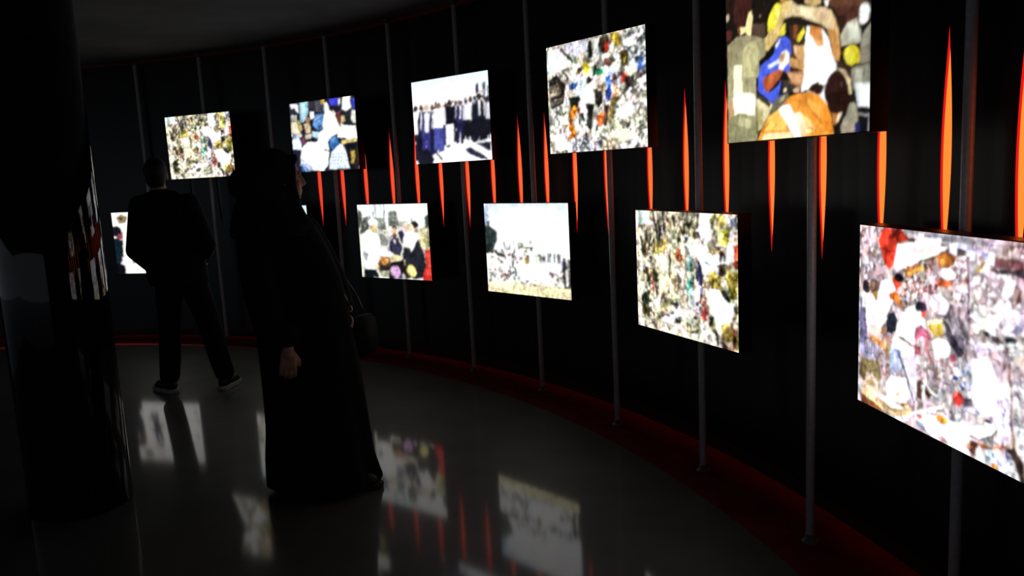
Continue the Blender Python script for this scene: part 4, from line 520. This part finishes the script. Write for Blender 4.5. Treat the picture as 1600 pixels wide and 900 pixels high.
# ------------------------------------------------------------------ people
def rz(a): return Matrix.Rotation(a, 3, 'Z')

def head(b, c, yaw, s=1.0):
    """head with brow, nose, lips, chin, ears; c = centre of the skull, yaw = facing (0 = +y)"""
    m = rz(yaw)
    def P(x, y, z): q = m @ Vector((x * s, y * s, z * s)); return (c[0] + q.x, c[1] + q.y, c[2] + q.z)
    b.ball(P(0, -.012, .018), (.074 * s, .094 * s, .098 * s), 22, 16, m)
    b.ball(P(0, .030, -.045), (.057 * s, .062 * s, .075 * s), 18, 12, m)
    b.ball(P(0, .058, -.098), (.026 * s, .026 * s, .020 * s), 12, 8, m)
    b.limb([(*P(0, .086, .010), .010 * s), (*P(0, .104, -.030), .0125 * s)], 10)
    b.ball(P(0, .098, -.034), (.018 * s, .012 * s, .010 * s), 10, 8, m)
    b.ball(P(0, .082, -.066), (.024 * s, .012 * s, .007 * s), 10, 8, m)
    b.ball(P(0, .079, -.080), (.021 * s, .012 * s, .008 * s), 10, 8, m)
    for q in (-1, 1):
        b.ball(P(q * .030, .076, .022), (.024 * s, .012 * s, .008 * s), 10, 8, m)
        b.ball(P(q * .036, .060, -.028), (.022 * s, .020 * s, .018 * s), 10, 8, m)
        b.ball(P(q * .030, .073, .004), (.014 * s, .011 * s, .010 * s), 10, 8, m)
        b.ball(P(q * .076, -.012, -.012), (.010 * s, .020 * s, .032 * s), 10, 8, m)

def hand(b, wrist, down, back, s=1.0, side=1, curl=.35):
    """five separate fingers; down = direction of the fingers, back = normal of the back of the hand"""
    d = Vector(down).normalized(); n = Vector(back); n = (n - d * n.dot(d)).normalized(); x = d.cross(n) * side
    w0 = Vector(wrist)
    def P(a, l, h): return tuple(w0 + x * a * s + d * l * s + n * h * s)
    b.limb([(*P(0, -.02, 0), .026 * s), (*P(0, .02, 0), .027 * s)], 12)
    for a in (-.028, -.010, .010, .028): b.limb([(*P(a * .7, .02, 0), .015 * s), (*P(a, .085, 0), .0125 * s)], 10)
    for a, L in ((-.031, .066), (-.0105, .078), (.0105, .073), (.031, .056)):
        pts = [(*P(a, .085, 0), .0100 * s)]; ang = curl * .5; l, h = .085, 0.0
        for k, part in enumerate((.45, .32, .23)):
            l += L * part * math.cos(ang); h -= L * part * math.sin(ang); ang += curl
            pts.append((*P(a * 1.08, l, h), (.0093, .0086, .0078)[k] * s))
        b.limb(pts, 10)
    b.limb([(*P(-.024, .022, -.004), .0135 * s), (*P(-.046, .052, -.014), .0115 * s), (*P(-.052, .082, -.022), .0095 * s)], 10)

def shoe(parent, ankle, yaw, L=.275, sole_mat='sole'):
    m = rz(yaw)
    def P(x, y, z): q = m @ Vector((x, y, 0)); return (ankle[0] + q.x, ankle[1] + q.y, z)
    b = MB()
    b.ball(P(0, L * .30, .052), (.045, L * .36, .036), 18, 10, m); b.ball(P(0, -.01, .055), (.040, .060, .042), 16, 10, m)
    b.ball(P(0, L * .52, .040), (.042, L * .20, .026), 16, 10, m); b.limb([(*P(0, 0, .07), .042), (*P(0, 0, .115), .046)])
    sh = link('shoe', b.fuse('shoe', M['shoe'], .007, 3), parent)
    out = [(-.034, -.055), (-.040, 0), (-.038, .06), (-.047, .13), (-.040, .18), (-.018, .208), (.016, .208), (.040, .18), (.047, .13), (.038, .06), (.040, 0), (.034, -.055), (.014, -.072), (-.014, -.072)]
    v = []; n = len(out); k = L / .275
    for z, g in ((0.0, .97), (.012, 1.04), (.028, 1.03), (.032, .98)):
        v += [P(x * g, (y - .05) * g * k + .05, z) for x, y in out]
    f = [(r_ * n + i, r_ * n + (i + 1) % n, (r_ + 1) * n + (i + 1) % n, (r_ + 1) * n + i) for r_ in range(3) for i in range(n)] + [tuple(range(n))[::-1], tuple(range(3 * n, 4 * n))]
    so = link('sole', mesh('sole', v, f, M[sole_mat]), sh)
    if sole_mat == 'sole': so['label'] = 'pale rubber sole'
    return sh

def eyes(parent, c, yaw, s):
    m = rz(yaw)
    for q in (-1, 1):
        o = m @ Vector((q * .030 * s, .0790 * s, .006 * s))
        t = MB(); t.ball((c[0] + o.x, c[1] + o.y, c[2] + o.z), (.011 * s, .0075 * s, .0055 * s), 12, 8, m)
        link('eye', t.build('eye', M['hair'], True), parent)

# ---- man seen from behind, standing with feet apart
MX, MY = -2.38, 5.80
b = MB()
yaw = R(18)
head(b, (-.135, .010, 1.598), yaw, .97)
b.limb([(-.125, -.010, 1.56, .050), (-.105, -.02, 1.44, .056), (-.09, -.01, 1.40, .08)])
b.loft([(.86, -.040, 0, .13, .10), (.95, -.045, 0, .15, .11), (1.06, -.055, 0, .135, .10), (1.20, -.070, 0, .155, .11), (1.34, -.085, 0, .165, .11), (1.42, -.095, 0, .11, .08)], 24)
LS, RS = (-.265, -.01, 1.385), (.085, -.01, 1.385)
LE, RE = (-.326, -.04, 1.065), (.208, -.06, 1.085)
LWR, RWR = (-.265, .115, .895), (.085, .175, .960)
for S_, E_, W_, sd in ((LS, LE, LWR, 1), (RS, RE, RWR, -1)):
    b.limb([(*S_, .050), (*E_, .040), (*W_, .027)])
    dr = Vector(W_) - Vector(E_)
    hand(b, W_, (dr.x * .4, dr.y * .6, dr.z), (-sd * 1.0, -.2, 0), 1.0, sd, .4)
LH, RH = (-.115, 0, .90), (.035, 0, .90)
LK, RK = (-.165, .025, .48), (.125, .045, .48)
LA, RA = (-.190, -.010, .08), (.205, .020, .08)
for h, k, q in ((LH, LK, LA), (RH, RK, RA)):
    b.limb([(*h, .080), (*k, .052), (q[0], q[1], q[2] + .02, .035), (q[0], q[1], .06, .035)])
man = link('person', b.fuse('person_body', M['skin'], .0065, 3), None, (MX, MY, 0))
tag(man, 'man in dark jacket and trousers seen from behind, standing before the far pictures', 'person', 'visitors')
eyes(man, (-.135, .010, 1.598), yaw, .97)
b = MB(); m = rz(yaw)
def HP(x, y, z): q = m @ Vector((x, y, z)); return (-.135 + q.x, .010 + q.y, 1.598 + q.z)
b.ball(HP(0, -.020, .030), (.080, .092, .096), 22, 14, m); b.ball(HP(0, -.052, -.03), (.070, .058, .070), 18, 12, m); b.ball(HP(0, .03, .075), (.066, .055, .042), 16, 10, m)
link('hair', b.fuse('man_hair', M['hair'], .007, 2), man)
b = MB()
b.loft([(.80, -.050, 0, .205, .140), (.86, -.055, 0, .215, .150), (1.00, -.062, 0, .218, .148), (1.14, -.066, 0, .210, .145), (1.28, -.075, 0, .205, .145), (1.37, -.088, -.005, .195, .125), (1.43, -.098, -.010, .130, .095), (1.475, -.112, -.012, .075, .072)], 40,
       lambda a, t: 1 + .018 * math.sin(5 * a + 7 * t) + .012 * math.sin(11 * a - 9 * t))
for S_, E_, W_ in ((LS, LE, LWR), (RS, RE, RWR)):
    mid = tuple((p + q) / 2 for p, q in zip(S_, E_))
    b.limb([(*S_, .078), (mid[0], mid[1], mid[2], .070), (*E_, .063), (*[e + (q - e) * .55 for e, q in zip(E_, W_)], .052), (*[e + (q - e) * .93 for e, q in zip(E_, W_)], .044)])
b.limb([(-.19, -.01, 1.425, .060), (-.02, -.01, 1.425, .060)])
jk = link('jacket', b.fuse('jacket', M['jacket_cloth'], .011, 4), man)
b = MB()
b.ball((-.112, -.012, 1.475), (.078, .074, .032)); 
link('collar', b.fuse('jacket_collar', M['jacket_cloth'], .008, 2), jk)
b = MB()
b.loft([(.78, -.040, 0, .150, .118), (.88, -.040, 0, .170, .125), (.98, -.045, 0, .160, .118)], 30)
for h, k, q in ((LH, LK, LA), (RH, RK, RA)):
    b.limb([(h[0], h[1], h[2] - .02, .105), ((h[0] + k[0]) / 2, .015, .69, .095), (*k, .080), ((k[0] + q[0]) / 2, (k[1] + q[1]) / 2, .28, .077), (q[0], q[1], .125, .072)])
link('trousers', b.fuse('trousers', M['denim'], .010, 4), man)
shoe(man, (LA[0], LA[1] - .01), R(52))
shoe(man, (RA[0], RA[1] - .01), R(-8))

# ---- woman in long black robe and head scarf, walking to the right
WX, WY = -1.008, 3.84
F = R(-62)                              # she faces right and a little away from the camera
b = MB(); HC = (-.064, .030, 1.520)
head(b, HC, F, .95)
b.limb([(-.095, .03, 1.46, .048), (-.10, .03, 1.36, .055), (-.10, .03, 1.30, .10)])
b.loft([(.82, -.02, 0, .15, .12), (1.0, -.04, 0, .13, .11), (1.16, -.07, .01, .14, .11), (1.28, -.10, .02, .14, .10), (1.36, -.10, .03, .08, .07)], 24)
S1, E1, W1 = (-.175, -.115, 1.265), (-.150, -.205, 1.005), (-.030, -.240, .775)      # arm on the camera side
S2, E2, W2 = (-.010, .150, 1.255), (.095, .190, 1.00), (.170, .080, .86)           # far arm, on the bag
b.limb([(*S1, .046), (*E1, .037), (*W1, .026)]); b.limb([(*S2, .046), (*E2, .037), (*W2, .026)])
hand(b, (W1[0] - .004, W1[1] - .002, W1[2] - .035), (-.10, .02, -1), (.25, -1, 0), .98, 1, .40)
hand(b, W2, (.5, -.6, -.75), (.7, .5, .2), .92, -1, .5)
b.limb([(-.06, -.09, .85, .08), (-.03, -.09, .46, .05), (-.06, -.11, .07, .034)]); b.limb([(.02, .07, .85, .08), (.08, .03, .46, .05), (.14, -.05, .07, .034)])
wom = link('person', b.fuse('person_body', M['skin'], .0055, 3), None, (WX, WY, 0))
tag(wom, 'woman in long black robe and head scarf with shoulder bag, turned to the right', 'person', 'visitors')
eyes(wom, HC, F, .95)
def fold(a, t): k = max(0, 1 - t * 1.5); return 1 + k * (.045 * math.sin(6 * a + 1.0) + .030 * math.sin(11 * a + 2.2 + 3 * t)) + .006 * math.sin(9 * a + 14 * t)
b = MB()
b.loft([(.022, .035, -.03, .272, .265), (.06, .030, -.03, .268, .262), (.16, .020, -.03, .256, .250), (.30, .020, -.02, .246, .236), (.45, .012, -.015, .240, .222), (.60, .002, -.01, .238, .205), (.75, -.010, -.005, .232, .190), (.90, -.030, 0, .232, .180), (1.05, -.055, .005, .232, .172), (1.16, -.085, .010, .222, .165), (1.25, -.105, .015, .200, .150), (1.31, -.110, .02, .160, .125), (1.36, -.105, .025, .090, .085)], 96, fold)
b.limb([(*S1, .082), (-.175, -.155, 1.12, .080), (*E1, .076), (-.115, -.222, .86, .074), (W1[0] - .006, W1[1], W1[2] + .03, .060)])
b.limb([(*S2, .080), (.050, .175, 1.12, .078), (*E2, .074), (.135, .140, .93, .064), (W2[0] - .01, W2[1] + .01, W2[2] + .02, .056)])
link('robe', b.fuse('robe', M['black_cloth'], .012, 3), wom)
b = MB(); m = rz(F)
def WP(x, y, z): q = m @ Vector((x, y, z)); return (HC[0] + q.x, HC[1] + q.y, HC[2] + q.z)
b.ball(WP(0, -.042, .030), (.098, .106, .116), 24, 16, m)
b.ball(WP(0, -.140, -.020), (.090, .115, .095), 20, 14, m)
b.ball(WP(0, -.050, -.085), (.092, .090, .090), 20, 14, m)
b.ball(WP(0, -.095, .012), (.094, .120, .108), 20, 14, m)
b.ball(WP(0, -.115, -.075), (.092, .110, .090), 20, 14, m)
b.loft([(1.245, -.125, .015, .206, .170), (1.285, -.128, .018, .205, .160), (1.33, -.140, .02, .180, .140), (1.39, -.145, .025, .160, .120), (1.45, -.140, .025, .140, .11)], 48, lambda a, t: 1 + .03 * math.sin(7 * a + 4 * t))
b.limb([(*WP(.0, .052, -.125), .030), (*WP(0, .02, -.16), .050)])
for q in (-1, 1): b.limb([(*WP(q * .070, .030, .050), .022), (*WP(q * .072, .025, -.03), .022), (*WP(q * .050, .040, -.10), .024)])
b.limb([(*WP(-.055, .045, .085), .020), (*WP(0, .062, .098), .020), (*WP(.055, .045, .085), .020)])
sc = link('head_scarf', b.fuse('head_scarf', M['scarf_cloth'], .0085, 9), wom)
b = MB()
b.tube([WP(-.085, .030, -.06), WP(-.100, -.020, -.10), WP(-.105, -.07, -.115)], .006)
b.tube([WP(-.078, .045, -.09), WP(-.098, .0, -.135), WP(-.11, -.05, -.155)], .006)
link('scarf_fold', b.build('scarf_fold', M['scarf_cloth'], True), sc)
shoe(wom, (-.06, -.11), R(-80), .25, 'shoe')
shoe(wom, (.13, -.09), R(-95), .25, 'shoe')

# ---- shoulder bag on her far side
bag = thing('shoulder_bag', 'black leather shoulder bag with thin strap worn by the woman', 'bag', (WX, WY, 0))
t = MB()
bm = bmesh.new(); bmesh.ops.create_cube(bm, size=1)
for q in bm.verts:
    s_ = 1.0 if q.co.z < 0 else .86
    q.co = Vector((q.co.x * .085 * s_, q.co.y * .27 * s_, q.co.z * .20))
bmesh.ops.bevel(bm, geom=bm.edges[:], offset=.018, segments=3, affect='EDGES')
bm.verts.index_update(); rot = Matrix.Rotation(R(-20), 3, 'Z')
t.add([(rot @ q.co + Vector((.232, .115, .715)))[:] for q in bm.verts], [[q.index for q in f.verts] for f in bm.faces]); bm.free()
link('bag_body', t.build('bag_body', M['leather'], True), bag)
t = MB(); t.tube([(-.045, .105, 1.335), (.015, .060, 1.290), (.062, .030, 1.22), (.115, .0, 1.11), (.160, -.01, 1.02), (.196, .0, .93), (.208, .015, .885)], .0065)
t.tube([(-.045, .105, 1.335), (-.055, .17, 1.31), (.0, .235, 1.22), (.11, .285, 1.05), (.20, .26, .90), (.235, .22, .83)], .0065)
st = link('strap', t.build('strap', M['strap'], True), bag)
st['label'] = 'thin grey strap catching the light'
t = MB()
t.tube([(.208 + .013 * math.cos(i * math.pi / 8), .017, .872 + .016 * math.sin(i * math.pi / 8)) for i in range(17)], .0028, 8)
link('ring', t.build('ring', M['steel'], True), bag)
t = MB(); t.tube([(.210, .018, .858), (.222, .03, .83), (.232, .05, .80)], .005)
link('strap_tab', t.build('strap_tab', M['leather'], True), bag)
